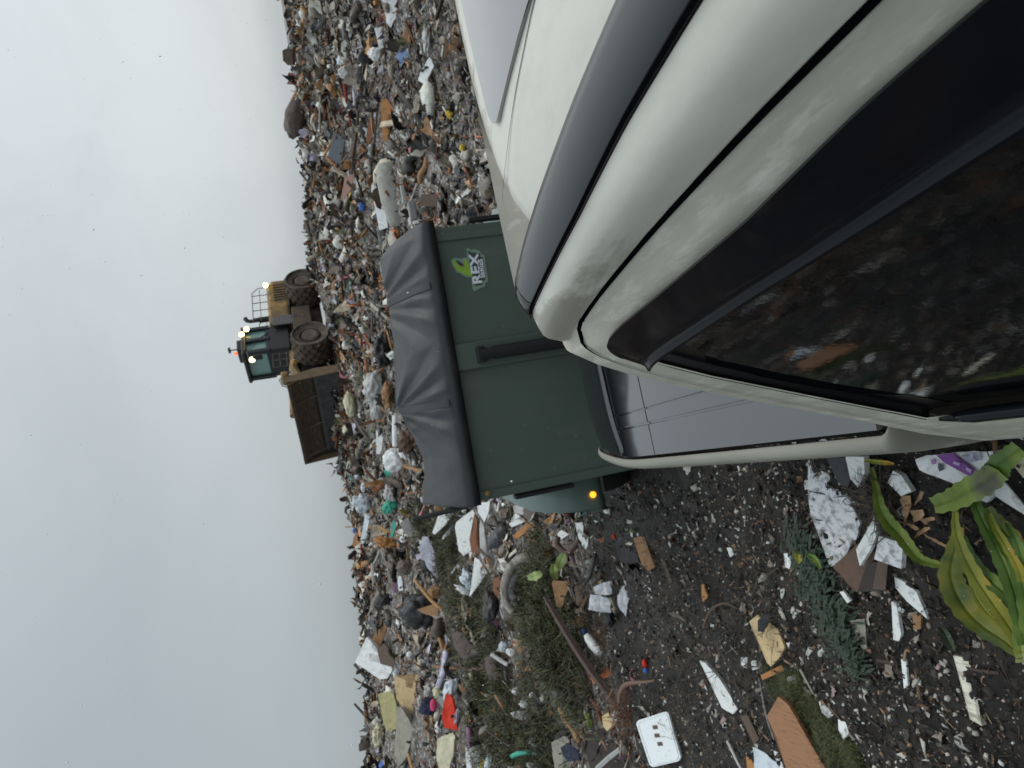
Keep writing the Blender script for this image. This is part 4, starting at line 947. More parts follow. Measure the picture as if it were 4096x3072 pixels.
def near_field():
    K = 'K'
    def foam(label, poly, c='foam', th=.03, **kw): return panel('foam_piece', label, 'foam', K, poly, c, th=th, **kw)
    foam('long dirty white foam sheet running out from under the truck, largest foam piece', [(955, 40), (1080, 40), (1110, 130), (1160, 230), (1190, 300), (1225, 390), (1200, 470), (1110, 600), (1070, 610), (1040, 520), (1010, 430), (985, 380), (955, 280), (975, 150)], 'foamd', .03, amp=.012)
    panel('slate_slab', 'dark grey slab overlapping the long dirty foam sheet', 'slab', K, [(1050, 40), (1150, 40), (1190, 130), (1160, 195), (1110, 170)], 'dark', .02, lift=.05, rough=.5)
    foam('clean white foam block beside the dark grey slab', [(1150, 35), (1245, 35), (1250, 120), (1215, 195), (1175, 150)], lift=.06)
    foam('white foam square lying between green leaves and dark soil near the truck', [(1398, 108), (1440, 130), (1495, 215), (1440, 240), (1370, 170)], 'foam', .025, lift=.04)
    foam('narrow white foam blade leaning on wet brown cardboard', [(1300, 350), (1315, 440), (1280, 520), (1225, 605), (1205, 520), (1260, 430)], 'foam', .02, lift=.06)
    foam('square white foam tile with black scuffs beside wet brown cardboard', [(1325, 450), (1450, 485), (1440, 620), (1300, 570)], 'foamd', .025, lift=.06)
    cb = empty('cardboard_box'); b, _ = plane_at(px(K, (1240, 740))); cb.location = Vector(b)
    tag(cb, 'flattened wet brown cardboard box under white foam pieces', 'box')
    panel('box_panel', None, None, K, [(1080, 610), (1230, 480), (1310, 540), (1270, 640), (1210, 740), (1150, 690)], 'wetcard', .006, amp=.01, lift=.03, parent=cb)
    panel('box_flap', None, None, K, [(1262, 590), (1370, 580), (1352, 735), (1212, 741)], 'dbrown', .006, lift=.02, elev=70, parent=cb)
    panel('box_flap', None, None, K, [(1320, 575), (1372, 578), (1358, 732), (1290, 725)], 'brown', .006, lift=.04, elev=60, parent=cb)
    foam('pointed white foam triangle on dark soil beside the leafy stalks', [(1405, 662), (1460, 690), (1520, 740), (1578, 882), (1470, 790), (1412, 720)], 'foam', .018)
    foam('thin upright white foam strip on soil below the foam triangle', [(1390, 790), (1415, 800), (1440, 960), (1430, 1000), (1400, 990)], 'foam', .018)
    foam('short thin white strip pointing at the bottom edge, alone on black soil', [(1440, 1092), (1465, 1090), (1475, 1230), (1455, 1245)], 'foam', .012)
    panel('broken_trim', 'broken white window trim with scratched ends on black soil', 'trim', K, [(1712, 1072), (1802, 1092), (1808, 1170), (1822, 1300), (1838, 1400), (1862, 1440), (1800, 1405), (1775, 1290), (1745, 1180)], mat('trim_white', lin(222, 218, 200), .5, dirt=lin(90, 80, 60), dirt_amt=.7, dscale=26, dthr=.54, stretch=(1, .3, 1)), .025, lift=.03)
    panel('plywood_piece', 'jagged pale plywood piece lying on the churned soil', 'plywood', K, [(648, 895), (690, 860), (720, 900), (760, 930), (795, 930), (832, 1030), (808, 1080), (760, 1130), (740, 1110), (700, 1010)], 'ply', .018, lift=.03, rough=.7)
    panel('rubber_scrap', 'black torn rubber scrap on the pale plywood piece', 'rubber', K, [(692, 890), (730, 850), (765, 850), (745, 900), (720, 950), (690, 945)], 'black', .01, amp=.04, lift=.07)
    panel('wood_block', 'small bright orange wood block below the pale plywood', 'wood block', K, [(708, 1175), (815, 1122), (832, 1150), (715, 1202)], 'orange', .03, lift=.03)
    foam('long irregular white foam sliver beside mossy soil', [(388, 1100), (420, 1112), (490, 1190), (545, 1275), (587, 1350), (562, 1378), (528, 1360), (505, 1345), (470, 1270), (450, 1220)], 'foam', .03)
    # white plastic lid
    rr = []
    for (x, y, a0, r) in ((85, 1432, 180, 26), (207, 1388, 270, 22), (262, 1600, 0, 28), (150, 1628, 60, 26)):
        for k in range(5):
            a = math.radians(a0+k*22.5); rr.append((x+r*math.cos(a), y+r*math.sin(a)))
    lid, pl = panel('plastic_tray', 'clean white plastic tub lid with three dark square marks', 'lid', K, rr, mat('lid_white', lin(226, 232, 234), .32, coat=.15, dirt=lin(120, 112, 100), dirt_amt=.5, dscale=30, dthr=.66), .02, lift=.06, elev=66)
    for (x, y) in ((155, 1447), (165, 1490), (180, 1534)):
        panel('slot', None, None, K, [(x-13, y-9), (x+11, y-11), (x+15, y+8), (x-9, y+11)], 'wetcard', .002, lift=.066, elev=66, parent=lid, anchor=max([px(K, p) for p in rr], key=lambda p: p[0]))
    for off, nm in ((6, 'rim'),):
        cxm, cym = np.mean(rr, 0)
        q = [(cxm+(x-cxm)*.9, cym+(y-cym)*.93) for x, y in rr]; q.append(q[0])
        an = max([px(K, p) for p in rr], key=lambda p: p[0]); pl2 = plane_at(an, 66, .061)
        P = [onplane(px(K, p), pl2) for p in q]; MB().tube([p-np.array(lid.location) for p in P], .0045, 6).build('rim', lid.data.materials[0], lid, smooth=True)
    panel('plank', 'wide orange brown plank with a pointed end beside green moss', 'plank', K, [(800, 1285), (852, 1330), (905, 1420), (950, 1510), (1045, 1659), (1000, 1700), (850, 1690), (790, 1500), (740, 1390)], mat('plank_orange', lin(152, 110, 78), .7, var=.2, dscale=14, stretch=(5, 1, 1), dirt=lin(80, 60, 46), dirt_amt=.6, dthr=.6, bump=.2), .025, lift=.05)
    rod('branch', 'thin grey curved branch beside the orange brown plank', 'branch', K, [(690, 1150), (710, 1240), (728, 1340), (748, 1420), (778, 1510)], [10, 12, 13, 12, 9], 'grey', lift=.04)
    rod('branch', 'thin pale brown straight twig between moss and soil', 'branch', K, [(915, 1145), (950, 1210), (985, 1275)], [14, 12, 8], 'pale')
    foam('lumpy white foam shred left of the green moss strip', [(1010, 1310), (1050, 1340), (1090, 1385), (1060, 1400), (1025, 1370)], 'foam', .03, amp=.03)
    foam('lumpy white foam shred at the lower end of the green moss strip', [(1110, 1405), (1150, 1420), (1170, 1480), (1140, 1510), (1115, 1460)], 'foam', .03, amp=.03)
    foam('curved white foam crumb on soil right of the dark fern', [(828, 540), (858, 540), (872, 580), (856, 622), (836, 610), (845, 580)], 'foam', .02)
    foam('small white foam crumb on gravelly soil, upper left of the curved crumb', [(530, 510), (552, 505), (568, 545), (548, 560)], 'foam', .02)
    foam('white foam nugget near the lower corner of the plywood', [(655, 1100), (695, 1095), (700, 1140), (665, 1150)], 'foam', .03, amp=.03)
    foam('white foam nugget left of the plywood by a brown twig', [(600, 1085), (640, 1080), (635, 1140), (608, 1130)], 'foam', .03, amp=.03)
    foam('white foam nugget between orange wood block and moss', [(845, 1185), (890, 1175), (895, 1215), (850, 1230)], 'foam', .03, amp=.03)
    panel('plastic_scrap', 'bright orange carrot shaped plastic scrap on brown soil', 'plastic', K, [(400, 700), (412, 702), (416, 735), (432, 760), (420, 798), (404, 790), (398, 745)], 'orange', .015, rough=.4, dirt_amt=.1, var=.05)
    rod('root', 'dark brown root arching over the gravelly soil', 'root', K, [(410, 930), (425, 880), (460, 825), (520, 800), (590, 830)], [10, 14, 14, 12, 7], 'brown')
    rod('root', 'pale grey straight root running down from the arching root', 'root', K, [(412, 930), (430, 1000), (450, 1080)], [18, 15, 14], 'mauve')
    panel('wood_piece', 'broken brown wood piece with split ends above the red scrap', 'wood', K, [(42, 462), (75, 450), (102, 455), (128, 540), (155, 610), (120, 632), (88, 600)], 'cardboard', .03, lift=.05)
    panel('wood_piece', 'reddish narrow stick on soil beside the broken brown wood', 'wood', K, [(192, 580), (208, 578), (246, 690), (232, 700)], 'brown', .02)
    panel('paper_sheet', 'bluish white paper sheet beside the orange brown plank end', 'paper', K, [(668, 1548), (740, 1590), (800, 1640), (806, 1690), (680, 1690)], 'bluew', .006, amp=.02, lift=.04)
    panel('wood_block', 'orange wood block standing beside the bluish paper sheet', 'wood block', K, [(625, 1545), (665, 1538), (684, 1690), (640, 1690)], 'orange', .04, lift=.03)
    panel('wood_piece', 'weathered brown batten pair above the orange wood block', 'wood', K, [(600, 1388), (640, 1384), (700, 1510), (672, 1535)], 'brown', .03)
    foam('white plastic strip under the bluish paper sheet', [(775, 1570), (800, 1580), (840, 1690), (805, 1690)], 'foam', .01)
    panel('paper_sheet', 'grey torn paper standing near the bottom middle of the soil', 'paper', K, [(1175, 890), (1250, 880), (1235, 960), (1265, 1040), (1235, 1040), (1215, 960)], 'pale', .006, amp=.03)
    panel('wood_piece', 'small tan wood chip on soil beside the foam triangle', 'wood', K, [(1500, 858), (1545, 860), (1542, 935), (1505, 940)], 'cardboard', .02)
    foam('white plastic corner piece on the dark fern', [(1118, 740), (1140, 738), (1178, 785), (1160, 800)], 'foam', .012, lift=.06)
    # foreground leafy stalks
    yg = leaf_mat('leaf_yellow_green', lin(118, 128, 44), lin(160, 158, 54), lin(190, 142, 32))
    gr = leaf_mat('leaf_green', lin(62, 92, 32), lin(96, 126, 48), lin(134, 152, 62))
    dg = leaf_mat('leaf_dull', lin(70, 90, 34), lin(122, 126, 46), lin(166, 132, 40))
    pr = empty('maize_plant'); b = hitr(ray(*px(K, (2040, 1050)))); pr.location = Vector(b)
    tag(pr, 'uprooted plant with broad yellowing green leaves fanned over soil', 'plant')
    lf = lambda path, w, h, m, **kw: leaf('leaf', K, path, [q*1.04 for q in w], h, m, pr, fold=.22, wob=.03, **kw)
    lf([(2075, 1085), (1985, 1000), (1880, 930), (1790, 845), (1725, 740), (1700, 640), (1722, 520), (1745, 400)], [40, 80, 105, 120, 130, 110, 80, 40], [.04, .05, .06, .06, .05, .05, .05, .06], dg, seed=1)
    lf([(2072, 1060), (2010, 930), (1920, 800), (1840, 680), (1775, 560), (1730, 430), (1722, 320)], [46, 70, 84, 80, 64, 44, 26], [.05, .08, .11, .12, .12, .11, .10], yg, seed=2)
    lf([(2085, 1020), (2060, 860), (2020, 700), (1965, 560), (1900, 430), (1850, 330), (1825, 270)], [60, 84, 90, 84, 70, 60, 44], [.07, .11, .14, .15, .14, .13, .12], gr, seed=3)
    lf([(2100, 960), (2090, 800), (2070, 680), (2030, 560), (1960, 470), (1900, 400)], [60, 74, 80, 80, 66, 30], [.09, .13, .16, .16, .15, .13], gr, seed=4)
    lf([(2120, 640), (2070, 540), (2000, 450), (1930, 370), (1890, 300)], [50, 90, 100, 80, 40], [.08, .12, .14, .13, .12], dg, seed=5)
    lf([(2090, 900), (2010, 780), (1930, 700), (1860, 640), (1800, 540), (1770, 450)], [40, 64, 80, 70, 44, 20], [.05, .08, .09, .08, .08, .08], gr, seed=6)
    lf([(2078, 1040), (1990, 930), (1900, 860), (1830, 760), (1790, 640)], [26, 36, 40, 30, 12], [.04, .07, .08, .08, .07], yg, seed=11)
    lf([(2095, 820), (2060, 640), (2000, 520), (1930, 400), (1905, 330)], [36, 44, 42, 32, 14], [.1, .17, .18, .16, .14], yg, seed=12)
    lf([(2110, 760), (2080, 600), (2040, 470), (1990, 380)], [30, 46, 44, 18], [.1, .16, .17, .15], gr, seed=13)
    lf([(2080, 1110), (2064, 1020), (2050, 900)], [64, 66, 56], [.03, .06, .10], leaf_mat('leaf_base', lin(120, 140, 60), lin(150, 166, 84), lin(196, 200, 140)), seed=7)
    st = leaf('stalk_leaf', K, [(1608, 290), (1700, 262), (1790, 215), (1880, 165), (1945, 110)], [84, 110, 128, 130, 118], [.12, .15, .17, .18, .18], leaf_mat('leaf_blotched', lin(92, 112, 40), lin(128, 146, 56), lin(84, 84, 70)), fold=.2, seed=8)
    st2 = leaf('leaf_fold', K, [(1935, 120), (1960, 70), (2010, 30), (2060, -10)], [120, 112, 100, 90], [.175, .17, .16, .15], gr, st, fold=.2, seed=9)
    tag(st, 'broad folded green leaf sheath with a dark split lying over printed packaging', 'leaf')
    wl = leaf('wilted_leaf', K, [(1285, 90), (1310, 200), (1330, 300), (1375, 380), (1440, 450), (1490, 520), (1540, 570), (1620, 595), (1700, 612)], [20, 34, 60, 76, 72, 66, 52, 40, 24], [.06, .08, .10, .10, .09, .08, .06, .05, .04], leaf_mat('leaf_wilted', lin(98, 118, 44), lin(126, 146, 62), lin(112, 112, 56)), fold=.7, seed=10)
    tag(wl, 'long twisted green leaf curling between foam tile and brown husks', 'leaf')
    hp = empty('dry_husk'); b = hitr(ray(*px(K, (1530, 440)))); hp.location = Vector(b); tag(hp, 'curled tan dry husks beside the uprooted leafy plant', 'husk')
    hm = leaf_mat('husk_tan', lin(110, 84, 58), lin(160, 124, 82), lin(190, 156, 106))
    for q in ([(540, 545), (650, 540), (655, 600), (620, 700), (600, 830), (583, 820), (600, 660)], [(755, 800), (870, 765), (932, 772), (920, 830), (800, 855)], [(585, 830), (680, 850), (745, 900), (700, 915), (640, 880)], [(690, 650), (780, 470), (830, 330), (850, 250), (842, 400), (760, 580)], [(640, 700), (780, 690), (800, 740), (760, 800), (680, 830)], [(680, 1000), (720, 930), (800, 880), (870, 870), (860, 900), (760, 930)], [(760, 940), (900, 1000), (1010, 1060), (1080, 1130), (1040, 1120), (900, 1040)], [(850, 620), (900, 650), (880, 720), (840, 700)]):
        panel('husk_strip', None, None, 'F', q, hm, .002, amp=.11, lift=.07, elev=72, parent=hp, anchor=px('F', (740, 900)))
    gl_ = leaf('green_leaf', K, [(1640, 920), (1665, 950), (1690, 1000), (1715, 1050)], [16, 40, 46, 16], [.02, .03, .03, .02], leaf_mat('leaf_darkgreen', lin(34, 46, 30), lin(48, 62, 38), lin(60, 72, 46)), seed=31); tag(gl_, 'small dark green leaf above the broken white trim', 'leaf')
    # fern / conifer branch
    fb = empty('conifer_branch'); b = hitr(ray(*px(K, (1010, 800)))); fb.location = Vector(b); tag(fb, 'blue green conifer branch flattened on the soil beside the foam sheet', 'branch')
    fm = mat('conifer_green', lin(52, 66, 52), .6, var=.45, dscale=20); r2 = np.random.RandomState(4)
    V = MB()
    spine = [(900, 520), (950, 600), (990, 700), (1030, 800), (1080, 880), (1110, 960), (1160, 1060), (1200, 1140)]
    sp = [onplane(px(K, p), plane_at(px(K, p), 84, .04)) for p in spine]
    loc = np.array(fb.location)
    MB().tube([p-loc for p in sp], .005, 6).build('stem', cm('dbrown'), fb)
    for i in range(900):
        u = r2.uniform(0, len(sp)-1.01)**1.0; k = int(u); p = sp[k]*(1-u+k)+sp[k+1]*(u-k); wdt = .05+.09*math.sin(min(1, u/5.5)*PI)
        a = r2.uniform(-.6, .9); p = p+np.array([r2.normal(0, wdt), r2.normal(0, wdt*.6), abs(r2.normal(0, .012))]); L_ = r2.uniform(.04, .10)
        d = np.array([math.cos(a-1.0), math.sin(a-1.0), r2.normal(0, .15)]); sd = np.array([-d[1], d[0], .3])*L_*.09
        V.add([p-loc, p+d*L_*.5+sd-loc, p+d*L_-loc, p+d*L_*.5-sd-loc], [(0, 1, 2, 3)])
    V.build('foliage', fm, fb)
    lf2 = leaf('leaf_tip', K, [(890, 520), (905, 560), (900, 590)], [30, 40, 20], [.05, .06, .05], yg, fb); lf3 = leaf('leaf_tip', K, [(940, 540), (990, 570), (1020, 620)], [20, 34, 14], [.06, .07, .05], gr, fb)
    # printed packaging
    F = 'F'; pp = empty('printed_packaging'); b = hitr(ray(*px(F, (1190, 440)))); pp.location = Vector(b); tag(pp, 'crumpled white packaging with a purple stripe beside the truck', 'packaging')
    an = px(F, (1300, 420)); kw = dict(parent=pp, anchor=an, elev=76)
    panel('pack_sheet', None, None, F, [(690, 150), (950, 90), (1560, 60), (1480, 200), (1350, 300), (1300, 410), (1190, 445), (950, 350), (740, 265)], 'white', .008, amp=.006, lift=.05, rough=.4, dirt_amt=.7, **kw)
    panel('purple_stripe', None, None, F, [(920, 110), (1100, 85), (1180, 180), (1350, 270), (1305, 350), (1160, 265), (1010, 190)], mat('print_purple', lin(116, 44, 140), .4, var=.15), .002, lift=.062, **kw)
    for q in ([(1110, 170), (1180, 195), (1165, 225), (1100, 200)], [(1245, 235), (1305, 265), (1290, 300), (1235, 265)]): panel('print_block', None, None, F, q, mat('print_pale', lin(180, 150, 196), .4), .002, lift=.067, **kw)
    panel('print_block', None, None, F, [(945, 190), (995, 215), (1000, 265), (955, 285), (940, 240)], mat('print_dark', lin(56, 58, 70), .45), .002, lift=.062, **kw)
    panel('print_block', None, None, F, [(860, 160), (905, 150), (915, 200), (880, 210)], mat('print_mauve', lin(158, 110, 160), .45), .002, lift=.062, **kw)
    panel('print_block', None, None, F, [(1190, 105), (1390, 80), (1400, 160), (1280, 190)], mat('print_lilac', lin(186, 184, 210), .45, dirt=lin(90, 92, 110), dirt_amt=.8, dscale=40, dthr=.5), .002, lift=.062, **kw)
    panel('paper_sheet', 'torn white card with brown mud at the right edge beside the folded leaf', 'card', F, [(1570, 395), (1640, 390), (1760, 560), (1900, 690), (1900, 770), (1700, 640), (1540, 540)], 'white', .006, amp=.012, lift=.07, dirt=lin(90, 76, 66), dirt_amt=.8)
    foam('white foam scrap tucked beneath the folded green leaf', [(1855, 205), (1930, 190), (1925, 240), (1885, 275), (1858, 262)], 'foam', .02, lift=.05)
    panel('paper_sheet', 'dirty white card behind the folded leaf at the frame edge', 'card', F, [(1730, 190), (1900, 60), (1960, 330), (1850, 350)], 'cream', .006, amp=.02, lift=.03)
    lf9 = leaf('yellow_leaf', F, [(150, 160), (260, 180), (380, 190), (470, 205)], [30, 50, 50, 26], [.05, .07, .07, .05], yg, seed=41); tag(lf9, 'yellow green leaf strip tucked against the truck side', 'leaf')
    panel('foam_piece', 'round white foam lump beside the dry husks', 'foam', F, [(510, 680), (570, 650), (600, 700), (590, 750), (530, 760), (490, 720)], 'foam', .03, amp=.03)
near_field()
def mid_field():
    A, B, Cc, D, E_, T, Q = 'A', 'B', 'C', 'D', 'E', 'T', 'Z'
    def foam(label, reg, poly, c='foam', th=.04, **kw): return panel('foam_piece', label, 'foam', reg, poly, c, th=th, **kw)
    foam('white heart shaped foam piece left of the trailer tarp', A, [(1080, 290), (1160, 280), (1172, 320), (1255, 308), (1150, 450), (1070, 520), (1020, 570), (992, 545), (1040, 420)])
    foam('second slim white foam piece below the heart shaped one', A, [(1240, 440), (1252, 490), (1190, 570), (1110, 635), (1118, 590), (1200, 500)])
    foam('big white foam board with speckled top standing beside the trailer fender', A, [(1480, 270), (1510, 320), (1500, 500), (1440, 620), (1460, 760), (1370, 825), (1310, 760), (1290, 600), (1265, 480), (1280, 420), (1380, 340)], 'foam', .06)
    panel('wood_piece', 'orange stained board behind the big white foam board', 'wood', A, [(1500, 320), (1535, 400), (1515, 640), (1560, 800), (1470, 790), (1440, 630), (1490, 500)], 'rust', .02, lift=.1)
    foam('small white foam nugget hanging below the big foam board', A, [(1430, 790), (1470, 765), (1505, 790), (1495, 840), (1450, 860)], amp=.03)
    foam('oval white foam nugget left of the twisted white foam', A, [(1300, 920), (1330, 905), (1355, 950), (1325, 1005), (1292, 975)], amp=.03)
    blob('foam_lump', 'twisted pale white foam lump below the big foam board', 'foam', A, (1420, 1110), (150, 240), -20, 'bluew', lump=.45, freq=1.8)
    blob('foam_lump', 'knobbly white foam tail joined under the twisted lump', 'foam', A, (1390, 1250), (70, 250), -62, 'white', lump=.4, freq=2)
    panel('plastic_sheet', 'twisted white plastic strip running down beside the weathered plank', 'plastic', A, [(1510, 840), (1560, 870), (1600, 950), (1655, 1030), (1600, 1090), (1520, 1220), (1440, 1320), (1560, 1100), (1545, 990)], 'white', .01, amp=.03)
    panel('plank', 'long grey white weathered plank beside the twisted plastic strip', 'plank', A, [(1570, 380), (1615, 470), (1640, 800), (1700, 1000), (1655, 985), (1570, 820), (1560, 500)], 'lgrey', .03)
    panel('cardboard_piece', 'white and tan carton edge poking out beside the trailer latch', 'carton', A, [(1530, 190), (1690, 170), (1670, 300), (1620, 420), (1545, 300)], 'white', .02)
    panel('cloth_piece', 'long grey lilac cloth hanging down the litter slope', 'cloth', A, [(870, 600), (940, 590), (1000, 760), (960, 830), (1030, 985), (1085, 1060), (1065, 1105), (1010, 1050), (960, 990), (880, 880), (840, 720)], 'lilac', .02, amp=.05)
    blob('netting', 'teal green netting bundle on the slope above the trailer', 'netting', A, (475, 230), (190, 130), -40, 'teal', lump=.5, freq=2.6)
    panel('netting', 'torn teal netting strip dangling below the netting bundle', 'netting', A, [(520, 395), (560, 420), (550, 490), (510, 605), (480, 590), (505, 480)], 'teal', .02, amp=.05)
    blob('plastic_bag', 'white plastic bag tangled with the teal netting', 'bag', A, (480, 90), (130, 200), -15, 'lgrey', lump=.45, freq=2.4)
    blob('plastic_bag', 'bluish white bag with long tail near the skyline', 'bag', A, (140, 190), (210, 190), 20, 'bluew', lump=.45, freq=2.2)
    panel('plastic_sheet', 'long white plastic tail below the bluish white bag', 'plastic', A, [(180, 310), (245, 340), (230, 440), (190, 640), (150, 685), (132, 640), (170, 500)], 'bluew', .02, amp=.04)
    blob('plastic_bag', 'small blue bag on the slope near the skyline', 'bag', A, (60, 520), (60, 70), 0, 'blue', lump=.3)
    blob('garbage_bag', 'huge black plastic heap left of the trailer', 'garbage bag', A, (850, 1490), (430, 420), 0, 'black', lump=.35, freq=1.8, rough=.35, dirt=lin(80, 76, 70))
    blob('garbage_bag', 'slate grey bag beside the purple cloth on the left slope', 'garbage bag', A, (400, 1370), (150, 190), 20, 'dark', lump=.3)
    panel('cardboard_piece', 'torn brown cardboard triangle on the black plastic heap', 'cardboard', A, [(808, 1475), (1065, 1385), (1062, 1555), (960, 1540), (880, 1520)], 'cardboard', .012, lift=.25)
    rod('stick', 'long orange brown stick slanting across the black plastic heap', 'stick', A, [(780, 1110), (880, 1240), (1000, 1380), (1125, 1480)], [40, 46, 44, 36], 'wood', lift=.3, n=6)
    blob('paper_bag', 'crumpled brown paper beside the slanting orange stick', 'paper bag', A, (1030, 1260), (150, 150), 0, 'cardboard', lump=.45)
    panel('cloth_piece', 'grey striped fabric flap left of the green weeds', 'fabric', A, [(600, 430), (700, 360), (770, 560), (740, 600), (660, 560)], 'grey', .02, amp=.03)
    panel('wood_piece', 'tan board end sticking out of the brown debris near the skyline', 'wood', A, [(320, 465), (360, 460), (490, 540), (480, 580), (440, 570)], 'wood', .03)
    blob('straw_bundle', 'orange brown sheaf of dried palm on the left slope', 'palm leaf', A, (430, 660), (260, 110), 10, 'orange', lump=.5, freq=3)
    panel('plastic_sheet', 'narrow white plastic slat left of the white cloth, upright on the slope', 'slat', A, [(565, 660), (600, 640), (605, 740), (580, 790), (562, 770)], 'lgrey', .02)
    rod('stick', 'pale stick lying on the slope below the skyline bag', 'stick', A, [(355, 770), (320, 860), (280, 940)], [28, 28, 26], 'lgrey', n=6)
    panel('cloth_piece', 'purple cloth twisted between white rags on the left slope', 'cloth', A, [(530, 1130), (570, 1130), (575, 1200), (560, 1270), (520, 1270)], 'purple', .03, amp=.04)
    panel('cloth_piece', 'white rag hanging beside the purple cloth', 'rag', A, [(580, 1060), (620, 1080), (640, 1240), (590, 1250), (575, 1150)], 'white', .02, amp=.04)
    blob('foam_lump', 'small white foam ball below the teal netting strip', 'foam', A, (645, 625), (90, 80), 0, 'white', lump=.3)
    blob('garbage_bag', 'dark brown bag beside the grey lilac cloth', 'garbage bag', A, (660, 960), (180, 170), 0, 'mauve', lump=.3)
    # --- beside the fender
    panel('wood_piece', 'splintered tan wood chunk below the trailer fender', 'wood', B, [(148, 590), (330, 420), (452, 368), (445, 430), (350, 510), (205, 622)], 'orange', .05)
    foam('star shaped white foam scrap above the tan wood chunk', B, [(108, 440), (185, 395), (180, 310), (232, 335), (240, 400), (302, 410), (200, 455), (140, 480)])
    panel('cardboard_box', 'brown cardboard box wedged beside the trailer fender', 'box', B, [(278, 265), (400, 200), (445, 330), (405, 392), (290, 365)], 'mauve', .08)
    foam('grey white foam slab leaning behind the trailer fender', B, [(160, 220), (330, 190), (350, 290), (270, 330), (170, 300)], 'lgrey')
    panel('wood_piece', 'dark rust coloured splintered board below the tan chunk', 'wood', B, [(330, 600), (400, 530), (450, 540), (430, 680), (370, 770), (320, 690)], 'rust', .03)
    rod('stick', 'straight pale grey stick leaning in the dark gap by the fender', 'stick', B, [(540, 500), (570, 640), (612, 850)], [52, 48, 44], 'grey', n=4)
    foam('white rock shaped foam on brown roots', B, [(688, 560), (740, 513), (832, 565), (745, 622), (705, 605)])
    foam('long white foam wedge hanging right of the rock shaped foam', B, [(908, 430), (1010, 418), (1000, 560), (985, 665), (950, 620), (925, 520)])
    foam('white foam tongue below the long foam wedge', B, [(1000, 550), (1065, 580), (1060, 690), (1035, 750), (985, 690)])
    foam('white foam shard just left of the trailer wheel', B, [(900, 320), (940, 285), (985, 300), (960, 360), (910, 370)])
    foam('white foam shard beneath the trailer wheel', B, [(1245, 260), (1290, 245), (1320, 290), (1280, 320), (1250, 300)])
    rod('root', 'thick brown root hooking round below the rock shaped foam', 'root', B, [(700, 600), (690, 680), (740, 750), (820, 790), (900, 700), (950, 640)], [70, 76, 76, 70, 60, 40], 'brown')
    rod('root', 'brown forked root running down from the hooked root', 'root', B, [(830, 740), (880, 880), (920, 980), (960, 1080)], [70, 56, 50, 40], 'mauve')
    rod('metal_coil', 'grey ribbed metal coil between the brown roots', 'coil', B, [(930, 790), (970, 920), (1000, 1020), (1025, 1140)], [60, 74, 70, 40], mat('coil_grey', lin(120, 120, 122), .4, metal=.4, dirt=(.03, .03, .03), dirt_amt=.8, dscale=18, dthr=.48))
    rod('hose', 'dark grey bent hose right of the metal coil', 'hose', B, [(1150, 800), (1120, 950), (1080, 1080), (1020, 1160)], [40, 44, 44, 40], 'dark')
    blob('plastic_scrap', 'small red plastic scrap on the gravelly soil', 'plastic', B, (1375, 590), (46, 60), 0, 'red', lump=.2)
    blob('plastic_bottle', 'small green and white bottle on soil near the trailer wheel', 'bottle', B, (1607, 520), (46, 80), 80, 'green', lump=.15)
    blob('bottle_top', 'small blue cap on the dark rust coloured board', 'cap', B, (347, 715), (70, 60), 0, 'blue', lump=.15)
    panel('plastic_sheet', 'dull grey plastic sheet half buried near the brown wood', 'plastic', B, [(1390, 740), (1500, 720), (1660, 800), (1680, 900), (1560, 930), (1450, 880)], 'dark', .01, amp=.04)
    # rolled carpet bent into an arch
    rod('carpet_roll', 'grey white rolled carpet bent into an arch over green weeds', 'carpet', B, [(400, 850), (280, 850), (160, 930), (80, 1080), (50, 1250), (80, 1400), (160, 1510)], [120, 120, 116, 110, 100, 96, 80], mat('carpet_grey', lin(160, 154, 146), .85, dirt=lin(84, 78, 72), dirt_amt=.8, dscale=7, dthr=.5, stretch=(1, 1, 3), bump=.4), lift=.15, n=10)
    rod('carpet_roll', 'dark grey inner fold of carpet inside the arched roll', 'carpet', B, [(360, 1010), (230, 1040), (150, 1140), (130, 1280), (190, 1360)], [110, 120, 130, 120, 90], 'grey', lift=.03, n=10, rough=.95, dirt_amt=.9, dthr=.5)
    lgm = leaf_mat('leaf_light', lin(110, 130, 62), lin(134, 152, 82), lin(150, 166, 96))
    for i, (pth, w, lb) in enumerate((([(700, 1000), (730, 900), (770, 800)], [40, 130, 60], 'light green rounded leaf above the cardboard, upper of a pair'), ([(680, 1110), (650, 1020), (650, 920)], [50, 110, 60], 'light green rounded leaf above the cardboard, lower of a pair'), ([(330, 1090), (420, 1070), (500, 1030)], [50, 110, 60], 'mid green leaf beside the arched carpet roll'))):
        l = leaf('green_leaf', B, pth, w, [.15, .22, .2], lgm, fold=.15, seed=50+i); tag(l, lb, 'leaf')
    rod('leaf_stem', 'single pale green stalk standing in the olive weeds', 'stalk', B, [(285, 1400), (275, 1530), (255, 1659)], [36, 40, 36], 'leaf', n=6)
    panel('cardboard_piece', 'folded tan cardboard below the light green leaves', 'cardboard', B, [(640, 1120), (700, 1130), (840, 1135), (830, 1200), (785, 1320), (765, 1400), (725, 1470), (670, 1425), (692, 1300), (630, 1190)], 'cardboard', .012, amp=.05)
    panel('cardboard_piece', 'bent brown cardboard strip between two sticks', 'cardboard', B, [(900, 1190), (1030, 1170), (1035, 1205), (960, 1230), (960, 1420), (925, 1420), (905, 1290)], 'brown', .012, amp=.04)
    pb = empty('clear_plastic_bag'); b_ = hitr(ray(*px(B, (1450, 1500)))); pb.location = Vector(b_); tag(pb, 'crumpled translucent plastic bag on dark soil left of the truck bed', 'bag')
    pm = mat('clear_plastic', lin(150, 152, 158), .22, dirt=lin(206, 208, 212), dirt_amt=.8, dscale=12, dthr=.52, var=.25, bump=.5, bscale=14)
